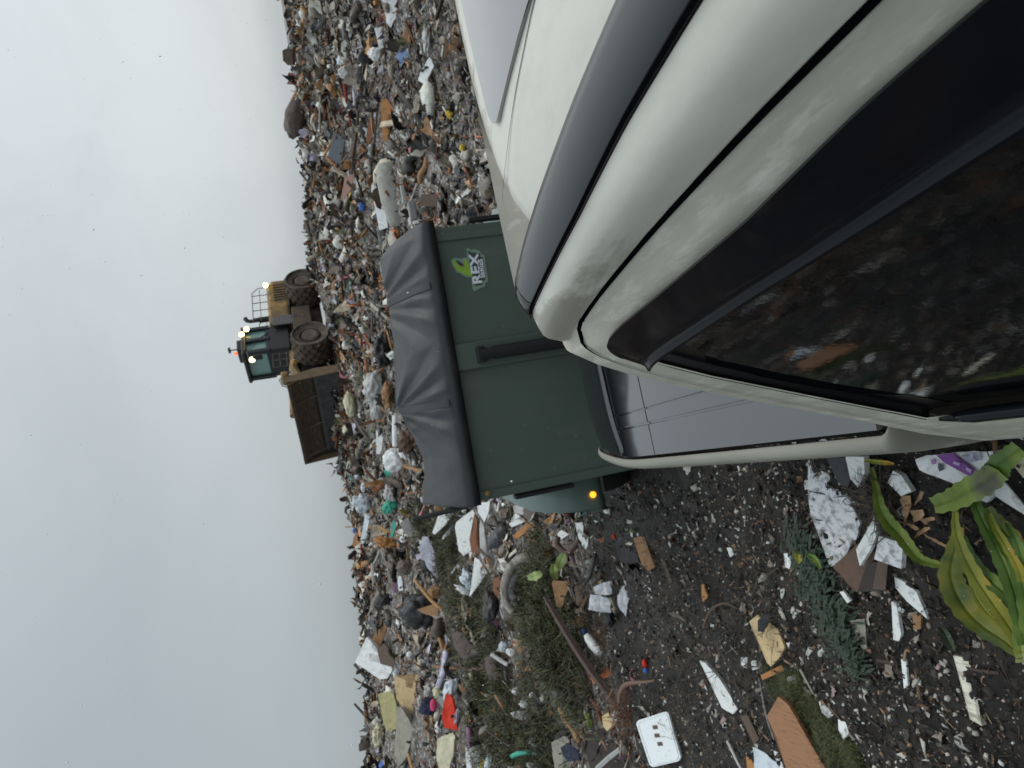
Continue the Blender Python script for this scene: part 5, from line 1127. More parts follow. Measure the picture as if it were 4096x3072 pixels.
    for q in ([(1130, 1200), (1240, 1150), (1330, 1130), (1350, 1290), (1270, 1300), (1150, 1285)], [(1085, 1295), (1180, 1300), (1300, 1330), (1340, 1400), (1330, 1515), (1180, 1500), (1070, 1470)], [(1400, 1310), (1440, 1290), (1480, 1190), (1550, 1140), (1572, 1300), (1545, 1450), (1520, 1560), (1420, 1450)]):
        panel('bag_fold', None, None, B, q, pm, .006, amp=.09, lift=.08, parent=pb, anchor=px(B, (1500, 1560)))
    rod('stick', 'thin brown stick crossing the bent cardboard strip', 'stick', B, [(825, 1090), (880, 1260), (945, 1430)], [36, 30, 30], 'mauve', n=6)
    rod('stick', 'tan stick leaning against the clear plastic bag', 'stick', B, [(1050, 1310), (1010, 1400), (960, 1500)], [40, 44, 40], 'cardboard', n=4)
    rod('stick', 'reddish brown broken stick under the folded tan cardboard', 'stick', B, [(780, 1420), (830, 1500), (880, 1570)], [40, 46, 30], 'wood', n=6)
    panel('cardboard_piece', 'peach coloured carton below the bent cardboard strip', 'carton', B, [(900, 1560), (960, 1530), (1020, 1560), (1010, 1659), (960, 1720), (880, 1650)], 'cardboard', .06)
    panel('plastic_hoop', 'small pale plastic frame at the end of the long brown pole', 'frame', B, [(510, 1390), (600, 1378), (615, 1515), (545, 1535)], 'grey', .03)
    blob('garbage_bag', 'dark blue grey bag beside the white foam tail', 'garbage bag', A, (1700, 1470), (170, 330), 10, 'dark', lump=.35, rough=.4)
    blob('garbage_bag', 'black bag crumpled under the clear plastic bag', 'garbage bag', B, (1320, 1570), (230, 130), 75, 'black', lump=.3, rough=.4)
    panel('cardboard_piece', 'orange brown cardboard oval beside the dark blue grey bag', 'cardboard', A, [(1730, 1100), (1790, 1075), (1830, 1150), (1800, 1330), (1765, 1350), (1725, 1220)], 'rust', .02)
    # --- lower left
    rod('pole', 'long dark brown wooden pole slanting across the weeds', 'pole', Q, [(2178, 2385), (2235, 2480), (2300, 2585), (2370, 2690), (2462, 2812)], [16, 26, 30, 30, 26], mat('pole_brown', lin(84, 66, 59), .7, var=.3, dscale=8, dirt=lin(56, 46, 42), dirt_amt=.7, stretch=(1, 1, 1)), lift=.03, n=5)
    bt = rod('plastic_bottle', 'white plastic bottle with blue cap beside the long brown pole', 'bottle', D, [(1000, 110), (1030, 160), (1090, 240), (1150, 310), (1185, 350)], [60, 100, 112, 104, 70], 'white', rough=.35, lift=.05)
    rod('cap', None, None, D, [(960, 50), (1000, 105)], [60, 66], 'blue', parent=bt, lift=.05)
    rod('wood_piece', 'thin tan lath tucked beside the white bottle', 'wood', D, [(915, 60), (950, 140), (1000, 220)], [36, 36, 30], 'wood', n=4)
    rod('palm_frond', 'curved brown palm sheath over red brown fibres', 'palm leaf', D, [(1385, 900), (1390, 800), (1450, 700), (1550, 670), (1690, 660), (1800, 640)], [34, 48, 56, 46, 32, 20], mat('palm_brown', lin(112, 84, 68), .5, var=.3), lift=.12)
    # fibre nest
    r2 = np.random.RandomState(9); b = plane_at(px(D, (1560, 1260)), 62, .02); V = MB(); c0 = onplane(px(D, (1540, 1010)), b); 
    D0 = np.linalg.norm(c0-EYEV); kx = D0/FPX/2.9
    for i in range(300):
        a = r2.uniform(0, 2*PI); rad = math.sqrt(r2.uniform(0, 1)); p = np.array(cv)*(rad*math.cos(a)*190*kx)+np.array(cu)*(rad*math.sin(a)*250*kx)+b[1]*r2.uniform(0, .08); L_ = r2.uniform(.05, .14); a2 = r2.uniform(0, 2*PI)
        d = (np.array(cv)*math.cos(a2)+np.array(cu)*math.sin(a2)+b[1]*r2.normal(0, .3))*L_; d2 = np.cross(d, b[1])*.35*r2.uniform(-1, 1); w_ = np.cross(d, b[1]); w_ = w_/(np.linalg.norm(w_)+1e-9)*.0022
        V.add([p-w_, p+w_, p+d*.5+d2+w_, p+d*.5+d2-w_, p+d+w_, p+d-w_], [(0, 1, 2, 3), (3, 2, 4, 5)])
    o = V.build('palm_fibre', mat('fibre_red', lin(112, 74, 54), .8, var=.4, dscale=30), loc=tuple(c0)); tag(o, 'matted red brown palm fibres above the white plastic lid', 'palm fibre')
    panel('foam_piece', 'beige foam block with white paper tuft below the pole end', 'foam', D, [(1182, 1060), (1262, 1008), (1330, 1060), (1342, 1140), (1240, 1232), (1198, 1180)], 'ply', .05)
    blob('plastic_scrap', 'grey white paper tuft beside the beige foam block', 'paper', D, (1360, 1060), (90, 130), 70, 'lgrey', lump=.5, freq=3)
    panel('cushion', 'curved beige cushion cover at the lower left edge', 'cushion', D, [(595, 1360), (650, 1345), (740, 1290), (805, 1310), (740, 1390), (720, 1480), (760, 1600), (850, 1690), (640, 1700), (610, 1500)], 'pale', .05, amp=.03)
    panel('cloth_piece', 'navy blue cloth stuffed inside the beige cushion cover', 'cloth', D, [(705, 1420), (760, 1375), (850, 1400), (905, 1480), (920, 1570), (800, 1590), (740, 1530)], 'navy', .05, amp=.06, lift=.06)
    panel('cloth_piece', 'dark teal cloth above the beige cushion cover', 'cloth', D, [(640, 1270), (740, 1200), (800, 1190), (790, 1270), (680, 1350), (630, 1340)], 'dark', .04, amp=.05)
    panel('cloth_piece', 'dusty red cloth corner beside the navy cloth', 'cloth', D, [(815, 1320), (850, 1310), (920, 1420), (900, 1450), (840, 1400)], 'mauve', .03, amp=.05, lift=.05)
    rod('stick', 'tan broken stick over the beige cushion cover', 'stick', D, [(685, 960), (740, 1060), (790, 1140), (830, 1200), (880, 1270), (915, 1360)], [40, 70, 60, 40, 76, 44], 'wood', lift=.1, n=6)
    rod('hose', 'teal hose segment curving over grass at the lower left edge', 'hose', D, [(135, 1525), (200, 1495), (300, 1478), (400, 1482), (490, 1500)], [44, 48, 46, 44, 40], 'teal', lift=.08)
    rod('stick', 'pale grey stick leaning across a dark brown box', 'stick', D, [(1120, 1670), (1250, 1550), (1390, 1440)], [50, 52, 46], 'lgrey', lift=.1, n=4)
    panel('cardboard_box', 'dark brown box side under the pale grey stick', 'box', D, [(1030, 1250), (1200, 1190), (1300, 1320), (1420, 1480), (1440, 1720), (1060, 1720), (1000, 1500)], 'dbrown', .03)
    panel('plastic_plate', 'broken grey white plastic plate on the grass', 'plate', D, [(120, 1015), (200, 1000), (310, 990), (345, 1105), (240, 1105), (160, 1075)], 'lgrey', .01, amp=.03, lift=.08)
    panel('plastic_sheet', 'pale lilac plastic rag below the broken plate', 'plastic', D, [(240, 1130), (340, 1110), (350, 1260), (330, 1340), (290, 1330), (250, 1220)], 'lilac', .01, amp=.06)
    panel('cardboard_piece', 'square brown cardboard scrap beside white cups', 'cardboard', D, [(170, 195), (240, 165), (292, 270), (215, 332)], 'cardboard', .015, lift=.05)
    blob('plastic_cup', 'white plastic cup left of the square cardboard scrap', 'cup', D, (40, 250), (110, 110), 30, 'bluew', lump=.25)
    blob('plastic_cup', 'crumpled white plastic cup below the square cardboard scrap', 'cup', D, (125, 320), (110, 80), 20, 'white', lump=.3)
    rod('stick', 'red brown twig pointing down beside the pole', 'twig', D, [(1050, 850), (1120, 950), (1150, 1010), (1165, 1110)], [20, 40, 56, 40], 'rust', n=6)
    blob('toy', 'small orange and blue plastic toy on dark soil', 'toy', D, (1680, 450), (100, 60), 75, 'red', lump=.25, var=.3)
    blob('bottle_top', 'small blue plastic cap beside the orange toy', 'cap', D, (1695, 530), (70, 56), 0, 'blue', lump=.2)
    blob('vegetable', 'lime green vegetable scraps near the tan stick', 'vegetable', D, (1030, 1115), (150, 70), 80, 'leaf', lump=.5, freq=3)
    for (x, y, a, b2, lb) in ((185, 770, 80, 80, 'white foam clump on grass right of the mauve chair'), (380, 820, 90, 70, 'white foam clump on grass beside the brown roots'), (290, 925, 120, 80, 'V shaped white foam clump above the broken plate'), (400, 1350, 110, 100, 'white foam clump at the end of the lilac rag'), (505, 1220, 110, 40, 'thin white foam stick standing in the grass'), (480, 1040, 90, 60, 'pair of small white foam balls in the grass'), (1060, 1330, 60, 60, 'small white crumb beside the dark brown box'), (380, 1640, 130, 70, 'white foam heap at the lower left frame edge')):
        blob('foam_lump', lb, 'foam', D, (x, y), (a, b2), 15, 'white', lump=.45, freq=2.4)
    # --- chairs
    def chair(label, reg, back, seatp, frame, col):
        e = empty('chair'); pl0 = plane_at(px(reg, frame[-1])); e.location = Vector(pl0[0]); tag(e, label, 'chair')
        an = max([px(reg, p) for p in back], key=lambda p: p[0])
        panel('backrest', None, None, reg, back, col, .06, elev=38, lift=.1, parent=e, amp=.01, rough=.85)
        panel('seat', None, None, reg, seatp, col, .06, elev=70, lift=.05, parent=e, rough=.85)
        fm = mat('chair_frame', lin(122, 98, 90), .4, metal=.2)
        for path in frame_paths(frame): rod('frame', None, None, reg, path, 26, fm, parent=e, lift=.08, n=8, elev=45)
    def frame_paths(fr): return [fr[i:i+3] for i in range(0, len(fr)-2, 3)]
    chair('upholstered mauve chair lying in the grass, the one nearer the skyline', Cc, [(1175, 110), (1240, 70), (1320, 110), (1440, 270), (1420, 330), (1350, 400), (1290, 380), (1200, 240)], [(1290, 390), (1350, 400), (1400, 470), (1330, 500)], [(1270, 380), (1290, 480), (1380, 530), (1380, 530), (1450, 500), (1500, 330), (1500, 330), (1540, 260), (1600, 280)], 'mauve')
    chair('upholstered mauve chair lying in the grass, the one farther from the skyline', Cc, [(1560, 380), (1640, 350), (1740, 430), (1800, 520), (1800, 640), (1700, 640), (1610, 620), (1570, 500)], [(1590, 620), (1700, 640), (1690, 720), (1620, 700)], [(1500, 450), (1540, 480), (1580, 470), (1420, 500), (1500, 520), (1570, 500), (1560, 380), (1520, 420), (1500, 500)], 'mauve')
    rod('metal_bar', 'pale metal bar lying across the mauve chair seat', 'bar', Cc, [(1640, 340), (1700, 380), (1790, 440), (1830, 460)], 44, 'lgrey', lift=.4, n=8)
    rod('metal_bar', 'small pale grey forked bracket above the two mauve chairs', 'bracket', Cc, [(1410, 190), (1470, 130), (1520, 80)], [44, 44, 40], 'grey', lift=.2, n=6)
    # --- skyline, lower left
    panel('foam_piece', 'angular white foam packaging jutting above the skyline', 'foam', Cc, [(190, 140), (245, 190), (260, 280), (330, 330), (300, 345), (225, 330), (215, 415), (340, 435), (480, 485), (490, 530), (430, 620), (345, 632), (200, 530), (60, 435), (78, 390), (130, 270)], 'white', .12, elev=35)
    panel('cardboard_box', 'open brown cardboard box behind the angular white foam', 'box', Cc, [(250, 190), (310, 60), (440, -20), (400, 110), (350, 250), (330, 310), (290, 300)], 'cardboard', .03, elev=35)
    panel('cardboard_box', 'brown crushed carton tucked inside the angular white foam', 'carton', Cc, [(225, 330), (400, 215), (470, 310), (520, 430), (500, 490), (340, 440), (220, 415)], 'brown', .04, elev=40)
    panel('plywood_piece', 'large pale plywood sheet standing with a notched top on the slope', 'plywood', Cc, [(510, 590), (560, 600), (640, 640), (650, 720), (720, 735), (745, 640), (755, 565), (790, 585), (762, 1070), (720, 1088), (620, 970), (540, 860)], 'ply', .04, elev=25, lift=.05)
    panel('mattress', 'yellow tan mattress on edge beside the plywood sheet', 'mattress', Cc, [(325, 800), (400, 780), (505, 790), (535, 900), (550, 1080), (540, 1210), (420, 1225), (370, 1060)], 'tan', .18, elev=35, amp=.015)
    panel('mattress', 'dirty grey mattress sagging below the yellow tan one', 'mattress', Cc, [(540, 950), (600, 960), (690, 1100), (712, 1250), (700, 1400), (640, 1560), (560, 1640), (520, 1500), (560, 1300), (545, 1100)], 'pale', .15, elev=42, amp=.03)
    panel('jacket', 'bright orange red jacket lying on the slope', 'jacket', Cc, [(1105, 800), (1150, 810), (1195, 860), (1205, 960), (1195, 1040), (1215, 1130), (1255, 1225), (1190, 1200), (1095, 1190), (1065, 1060), (1085, 930)], 'red', .05, amp=.05, rough=.8, var=.15, dirt_amt=.3)
    blob('cloth_bundle', 'pink cloth bundle between navy cloth and the red jacket', 'cloth', Cc, (968, 930), (80, 130), 0, 'pink', lump=.25, dirt_amt=.2)
    blob('cloth_bundle', 'navy cloth heap behind the pink bundle', 'cloth', Cc, (900, 940), (190, 190), 0, 'navy', lump=.3)
    blob('plastic_bag', 'silvery white bag above the red jacket', 'bag', Cc, (1165, 740), (150, 230), 25, 'bluew', lump=.4, rough=.35)
    blob('plastic_bag', 'pinkish white bag below the red jacket', 'bag', Cc, (1235, 1080), (70, 200), 10, 'lilac', lump=.35)
    panel('cloth_piece', 'large cream white sheet bunched at the lower left edge', 'cloth', Cc, [(1010, 1320), (1080, 1340), (1160, 1310), (1185, 1250), (1225, 1290), (1195, 1420), (1190, 1520), (1140, 1690), (1040, 1690), (1000, 1530)], 'cream', .05, amp=.06, lift=.1)
    panel('post', 'upright white post with a broken top at the lower left edge', 'post', Cc, [(1335, 1425), (1385, 1445), (1405, 1560), (1415, 1700), (1358, 1700), (1345, 1560)], 'white', .06, elev=35)
    panel('plastic_sheet', 'light grey plastic sheet fanned beside the white post', 'plastic', Cc, [(1370, 1425), (1500, 1385), (1515, 1480), (1490, 1690), (1450, 1600)], 'lgrey', .02, amp=.04, elev=40)
    rod('hose', 'cream ribbed drain hose curving through the grass', 'hose', Cc, [(1405, 545), (1430, 620), (1470, 690), (1535, 765)], [70, 74, 70, 44], 'cream', lift=.05)
    blob('plastic_bag', 'blue bag at the lower left skyline', 'bag', Cc, (390, 1620), (80, 110), 60, 'blue', lump=.3)
    blob('ball', 'yellow ball beside the mauve chair', 'ball', Cc, (1143, 298), (46, 50), 0, 'yellow', lump=.1)
    blob('ball', 'white ball resting below the angular white foam', 'ball', Cc, (690, 340), (70, 70), 0, 'white', lump=.1)
    blob('cloth_bundle', 'cream fluffy stuffing on the skyline at lower left', 'stuffing', Cc, (335, 1290), (130, 240), 0, 'cream', lump=.5, freq=3)
    blob('plastic_bag', 'light blue bag in the grass at the lower left edge', 'bag', Cc, (1610, 1590), (90, 170), 15, 'bluew', lump=.4)
    panel('cardboard_piece', 'yellow card beside the light blue bag', 'card', Cc, [(1510, 1570), (1590, 1560), (1585, 1690), (1500, 1690)], 'yellow', .02, amp=.02)
    blob('cloth_bundle', 'white rag heap between plywood and pink bundle', 'rag', Cc, (910, 780), (90, 200), 0, 'lgrey', lump=.45)
    blob('cloth_bundle', 'cream rag ball above the pink bundle', 'rag', Cc, (1020, 780), (120, 130), 0, 'cream', lump=.35)
    # --- middle, between compactor and tarp
    blob('plastic_bag', 'large dirty white bag on the slope above the middle of the tarp', 'bag', E_, (625, 620), (200, 280), 15, 'lgrey', lump=.4)
    blob('plastic_bag', 'grey white crumpled tail below the large dirty white bag', 'bag', E_, (660, 850), (120, 260), 0, 'lgrey', lump=.45)
    blob('cushion', 'cream seat cushion leaning below the compactor blade', 'cushion', E_, (380, 810), (120, 250), -10, 'cream', lump=.18)
    blob('cushion', 'small cream pillow right of the skyline tip of the blade', 'cushion', E_, (360, 1070), (100, 130), 0, 'cream', lump=.2)
    rod('tube', 'white foam tube standing out of the litter beside the tarp', 'tube', E_, [(850, 900), (848, 1050), (845, 1240)], [70, 74, 60], 'white', n=10, elev=30)
    blob('plastic_bag', 'white hooded bag under the white foam tube', 'bag', E_, (830, 1380), (220, 230), 0, 'white', lump=.3, freq=1.8)
    blob('plastic_bag', 'trailing white plastic fold beside the hooded bag', 'bag', E_, (930, 1310), (80, 160), -40, 'white', lump=.35)
    blob('garbage_bag', 'shiny black garbage bag above the tarp', 'garbage bag', E_, (720, 260), (180, 330), 0, 'black', lump=.35, rough=.3)
    foam('white foam chip on the shiny black bag', E_, [(755, 300), (825, 250), (828, 310), (795, 360)])
    panel('netting', 'teal netting strip below the white hooded bag', 'netting', E_, [(725, 1480), (815, 1480), (812, 1560), (795, 1640), (740, 1600)], 'teal', .03, amp=.06)
    panel('plastic_sheet', 'white plastic strip dangling left of the hooded bag', 'plastic', E_, [(650, 1080), (700, 1080), (725, 1210), (710, 1310), (650, 1320), (690, 1230)], 'white', .02, amp=.04)
    panel('plastic_sheet', 'narrow white plastic strip above the large dirty white bag', 'plastic', E_, [(385, 420), (415, 410), (415, 560), (390, 590)], 'bluew', .02, amp=.03)
    blob('plastic_scrap', 'red scrap near the compactor wheel', 'scrap', E_, (222, 160), (40, 80), 0, 'red', lump=.3)
    blob('cardboard_piece', 'brown carton lump beside the large dirty white bag', 'carton', E_, (770, 720), (120, 280), 0, 'cardboard', lump=.4)
    # --- right hand slope
    panel('post', 'white board standing on the far right slope', 'board', T, [(742, 185), (800, 178), (806, 322), (775, 326)], 'white', .04, elev=30)
    panel('plastic_sheet', 'white sheet hanging at the far right top of the slope', 'sheet', T, [(785, -30), (895, -30), (890, 110), (850, 185), (825, 150)], 'white', .03, amp=.03, elev=35)
    panel('plastic_sheet', 'pale white bottle shaped sheet on the right slope', 'sheet', T, [(1105, 380), (1142, 420), (1110, 500), (1080, 562), (1030, 535), (1060, 460)], 'white', .04, amp=.03)
    blob('plastic_bag', 'grey white bag below the far right white sheet', 'bag', T, (1095, 250), (60, 190), 0, 'lgrey', lump=.4)
    blob('plastic_bag', 'small white bag beside the standing white board', 'bag', T, (750, 360), (90, 80), 0, 'white', lump=.35)
    blob('plastic_bag', 'crumpled white bag in the middle of the right slope', 'bag', T, (570, 480), (120, 90), 0, 'lgrey', lump=.4)
    panel('slate_slab', 'flat dark grey slab standing on the right slope', 'slab', T, [(470, 872), (545, 920), (535, 1000), (515, 1092), (435, 1040)], mat('slab_grey', lin(96, 100, 108), .5, var=.1), .05, elev=30)
    panel('cardboard_piece', 'orange cardboard flap on the right slope', 'cardboard', T, [(720, 770), (742, 800), (740, 890), (702, 962), (685, 930), (700, 820)], 'rust', .03, elev=35)
    panel('wood_piece', 'orange broken timber on the right slope', 'wood', T, [(785, 660), (830, 655), (870, 725), (835, 760), (832, 930), (795, 940), (790, 780)], 'orange', .05, elev=35)
    panel('box', 'grey white carton beside the orange cardboard flap', 'carton', T, [(655, 850), (702, 838), (690, 930), (650, 940)], 'lgrey', .1, elev=35)
    mt = rod('mattress', 'big grey rolled mattress with a cream end on the right slope', 'mattress', T, [(840, 1080), (855, 1180), (880, 1330), (905, 1500)], [130, 190, 180, 110], mat('mattress_grey', lin(160, 158, 152), .85, dirt=lin(120, 116, 108), dirt_amt=.7, dscale=4, var=.12), elev=35, n=16, lift=.1)
    rod('mattress_end', None, None, T, [(835, 1050), (850, 1110)], [110, 176], 'cream', parent=mt, elev=35, n=16, lift=.1)
    rod('cloth_fold', None, None, T, [(800, 1080), (765, 1150), (755, 1215)], [50, 56, 34], 'cream', parent=mt, elev=35, n=10, lift=.2)
    panel('box', 'long white carton in front of the big rolled mattress', 'carton', T, [(738, 1338), (802, 1330), (832, 1510), (775, 1527)], 'white', .12, elev=35, lift=.15)
    panel('cardboard_piece', 'pinkish brown cardboard beside the rolled mattress', 'cardboard', T, [(545, 1180), (605, 1150), (590, 1250), (540, 1320), (518, 1330)], mat('pink_card', lin(160, 122, 110), .7, var=.2), .03, elev=40)
    rod('pipe', 'bent peach coloured pipe right of the rolled mattress', 'pipe', T, [(1090, 1040), (1085, 1100), (1050, 1160), (1045, 1220)], [34, 40, 40, 24], 'cardboard', n=8)
    panel('cardboard_box', 'brown carton above the right corner of the green trailer', 'carton', T, [(1050, 1290), (1160, 1290), (1155, 1370), (1045, 1370)], 'brown', .1, elev=40)
    blob('plastic_scrap', 'blue and yellow wrapper beside the rolled mattress', 'wrapper', T, (660, 1370), (40, 60), 0, 'blue', lump=.3)
    blob('plastic_scrap', 'yellow wrapper on the right slope near the truck roof', 'wrapper', T, (1240, 740), (50, 80), 0, 'yellow', lump=.4)
    blob('plastic_scrap', 'tiny yellow wrapper just above the truck roof', 'wrapper', T, (1327, 980), (40, 44), 0, 'yellow', lump=.3)
    panel('plastic_sheet', 'white plastic piece beside the truck roof edge', 'plastic', T, [(1430, 1180), (1462, 1185), (1460, 1290), (1440, 1300)], 'white', .02, amp=.03)
    blob('dirt_mound', 'brown dirt mound on the skyline right of the compactor', 'mound', T, (215, 790), (130, 260), 8, 'mauve', lump=.12, var=.3, rough=.9)
    panel('tree_stump', 'mossy brown block standing on the right skyline', 'stump', T, [(130, 335), (160, 320), (200, 325), (200, 430), (165, 432), (135, 400)], 'brown', .3, amp=.03, elev=15)
    blob('dirt_mound', 'brown dirt mound on the skyline left of the compactor', 'mound', A, (110, 120), (70, 210), 0, 'brown', lump=.15, rough=.9)
    blob('cardboard_piece', 'rust coloured carton heap above the tarp on the left', 'carton', E_, (960, 1180), (150, 260), 10, 'wetcard', lump=.4)
mid_field()
def build_litter():
    big = Soup(); film = Soup()
    # litter slope
    for kind, n, tilt, so, sc in (('sheet', 12000, .6, big, 1.15), ('shard', 6500, .6, big, .75), ('stick', 8000, .4, big, 2.1), ('chunk', 2500, .5, big, .5), ('bag', 3800, .4, film, 1.0), ('ribbon', 15000, .6, big, 2.3), ('sheet', 5000, .7, big, 1.15), ('bag', 1200, .4, film, 1.2)):
        X, Y, R = scatter(n, 22 if n in (5000, 1200) else 4.6, 35, -62, 56)
        z = soil_zone(X, Y); keep = (rng.uniform(0, 1, len(X)) > z*.93) & ((kind != 'bag') | (R > 8.5)); X, Y, R = X[keep], Y[keep], R[keep]
        sz = np.exp(rng.normal(math.log(.145), .6, len(X)))*sc*np.clip(.55+R/32, .6, 1.4); sz = np.minimum(np.minimum(sz, .55*sc), .042*R*(1.5 if kind in ('stick', 'ribbon') else 1))
        k = herofree(X, Y, sz); X, Y, R, sz = X[k], Y[k], R[k], sz[k]
        Z = terr(X, Y)+sz*.10; w = PW.copy()
        if kind == 'stick': w = PW*np.where((PC[:, 0] > PC[:, 2]*1.5), 3, .5); w /= w.sum()
        if kind == 'bag': w = PW*np.where(PC.max(1)-PC.min(1) < .06, 1.5, .6); w /= w.sum()
        so.add(kind, np.stack([X, Y, Z], -1), sz, tilt, colors(len(X), w))
    # fine fragments everywhere
    for kind, n, r0, r1, s0, s1, w_ in (('sheet', 5000, 6.8, 26, .03, .10, 0), ('chunk', 2500, 6.5, 24, .02, .05, 0), ('shard', 2500, 6.8, 20, .03, .09, 0), ('stick', 6000, 6.8, 20, .08, .32, 0), ('ribbon', 8000, 6.5, 22, .08, .3, 0), ('ribbon', 1500, 2.5, 7, .03, .12, 2), ('chunk', 3000, 1.2, 7.5, .006, .020, 1), ('chunk', 11500, 2.8, 8.8, .007, .036, 3), ('sheet', 3300, 2.8, 8.8, .014, .075, 3), ('shard', 1000, 3, 8.8, .02, .10, 3), ('shard', 1400, 1.2, 7.5, .012, .045, 1), ('sheet', 1100, 1.5, 7.5, .015, .06, 1), ('stick', 1300, 1.2, 7.0, .03, .13, 2)):
        X, Y, R = scatter(n, r0, r1, -66, 50 if r1 > 9 else 2, 'log', -.24 if r1 < 9 else 0.)
        sz = np.exp(rng.uniform(math.log(s0), math.log(s1), len(X)))
        k = herofree(X, Y, sz+.04, .5) if r1 > 9 else np.ones(len(X), bool); X, Y, R, sz = X[k], Y[k], R[k], sz[k]
        if w_ == 0: c = colors(len(X))
        elif w_ in (1, 3):
            base = np.array([lin(205, 200, 190), lin(225, 226, 222), lin(150, 140, 126), lin(70, 62, 54), lin(44, 40, 36), lin(168, 132, 96), lin(110, 80, 56), lin(176, 150, 150)])
            c = base[rng.choice(8, len(X), p=[.15, .07, .16, .27, .22, .05, .05, .03] if w_ == 1 else [.16, .09, .17, .26, .20, .05, .04, .03])]*rng.uniform(.6, 1.1, (len(X), 1))
        else:
            base = np.array([lin(120, 92, 70), lin(70, 56, 46), lin(44, 38, 34), lin(150, 126, 96)]); c = base[rng.choice(4, len(X), p=[.25, .3, .3, .15])]
        big.add(kind, np.stack([X, Y, terr(X, Y)+sz*.12], -1), sz, .5, c)
    tag(big.build('loose_litter', attr_mat('litter', .62)), 'thick mixed litter of paper, splinters and crumbs strewn over the dark soil', 'litter', kind='stuff')
    tag(film.build('film_litter', attr_mat('film_plastic', .38, .5, 25)), 'crumpled dirty plastic film trampled into the litter slope', 'litter', kind='stuff')
build_litter()
# clods that roughen the near soil
def build_clods():
    so = Soup()
    X, Y, R = scatter(10500, 1.1, 9, -66, 4, 'log', -.24); sz = np.exp(rng.uniform(math.log(.012), math.log(.075), len(X)))
    base = np.array([lin(46, 41, 38), lin(34, 31, 29), lin(60, 53, 48)]); c = base[rng.choice(3, len(X))]*rng.uniform(.6, 1.1, (len(X), 1))
    so.add('chunk', np.stack([X, Y, terr(X, Y)-sz*.10], -1), sz, .6, c)
    tag(so.build('soil_clods', attr_mat('clod', .8, .6, 90)), 'crumbly dark soil clods covering the churned ground', 'soil', kind='stuff')
build_clods()
# cut grass and weeds in olive patches
def build_grass(name, label, spots, cols, seed, hgt=.10, lay=1.0):
    rr = np.random.RandomState(seed); V = []; F = []; T = []
    for (pt, rad, n) in spots:
        n = int(n*1.7)
        b = hitr(ray(*pt))
        for _ in range(n):
            a = rr.uniform(0, 2*PI); q = rad*math.sqrt(rr.uniform(0, 1))*(1+.35*math.sin(a*3+pt[0])); x, y = b[0]+q*math.cos(a), b[1]+q*math.sin(a)
            V.append((x, y)); F.append(rr.uniform(.5, 1.3)*hgt); 
    V = np.array(V); F = np.array(F); k = clear(V[:, 0], V[:, 1]); V, F = V[k], F[k]; n = len(V)
    z = terr(V[:, 0], V[:, 1]); az = rr.uniform(0, 2*PI, n); el = np.abs(rr.normal(0, .45, n))*lay; L_ = F
    D = np.stack([np.cos(az)*np.cos(el), np.sin(az)*np.cos(el), np.sin(el)], -1); sd = np.stack([-np.sin(az), np.cos(az), rr.uniform(-.6, .6, n)], -1)
    w = L_*rr.uniform(.007, .020, n)
    p0 = np.c_[V, z+rr.uniform(-.01, .05, n)*hgt/.1]; mid = p0+D*L_[:, None]*.55+np.c_[np.zeros((n, 2)), L_*.08]; tip = p0+D*L_[:, None]-np.c_[np.zeros((n, 2)), L_*.10]+sd*(L_*rr.uniform(-.3, .3, n))[:, None]
    P = np.stack([p0-sd*w[:, None], p0+sd*w[:, None], mid-sd*w[:, None]*.9, mid+sd*w[:, None]*.9, tip], 1).reshape(-1, 3)
    f = (np.array([(0, 1, 3), (0, 3, 2), (2, 3, 4)])[None]+(np.arange(n)*5)[:, None, None]).reshape(-1, 3)
    c = np.array(cols)[rr.randint(0, len(cols), n)]*rr.uniform(.6, 1.3, (n, 1))
    so = Soup(); so.V = [P]; so.F = [f]; so.T = [np.repeat(c, 5, 0)]; so.n = len(P)
    tag(so.build(name, attr_mat(name+'_blade', .6)), label, 'grass', kind='stuff')
OL = [lin(70, 72, 44), lin(84, 86, 50), lin(58, 56, 38), lin(92, 84, 56), lin(104, 108, 62), lin(60, 66, 40)]
BR = [lin(72, 60, 46), lin(58, 48, 38), lin(88, 74, 54), lin(48, 42, 34)]
build_grass('grass_clippings', 'olive cut grass and weeds heaped over the litter', [((1800, 2180), .9, 3200), ((1950, 2600), 1.0, 2600), ((1980, 2800), 1.1, 3200), ((2170, 2420), .7, 3600), ((2230, 2520), .5, 2200), ((2060, 2960), .9, 2600), ((2250, 2700), .6, 1500), ((2180, 2960), .7, 1800), ((1860, 2420), .8, 1400), ((1690, 2080), .5, 900)], OL, 5, .24)
build_grass('moss_clump', 'damp green moss and grass beside the orange brown plank', [((3170, 2770), .13, 2600), ((3240, 2850), .12, 2200), ((3330, 2960), .13, 2400), ((3110, 2730), .08, 900), ((3420, 3030), .10, 900)], [lin(72, 78, 40), lin(92, 98, 50), lin(56, 60, 34), lin(100, 100, 56)], 6, .06, .8)
build_grass('dead_weeds', 'brown dry weeds and roots matted into the soil', [((2150, 2780), .8, 1700), ((2260, 2650), .7, 1500), ((2420, 2580), .6, 800), ((2380, 2440), .5, 500), ((2720, 2450), .5, 350), ((2780, 2900), .5, 350), ((3050, 2350), .35, 200), ((3560, 1990), .10, 260), ((3000, 2650), .35, 200)], BR, 7, .13)
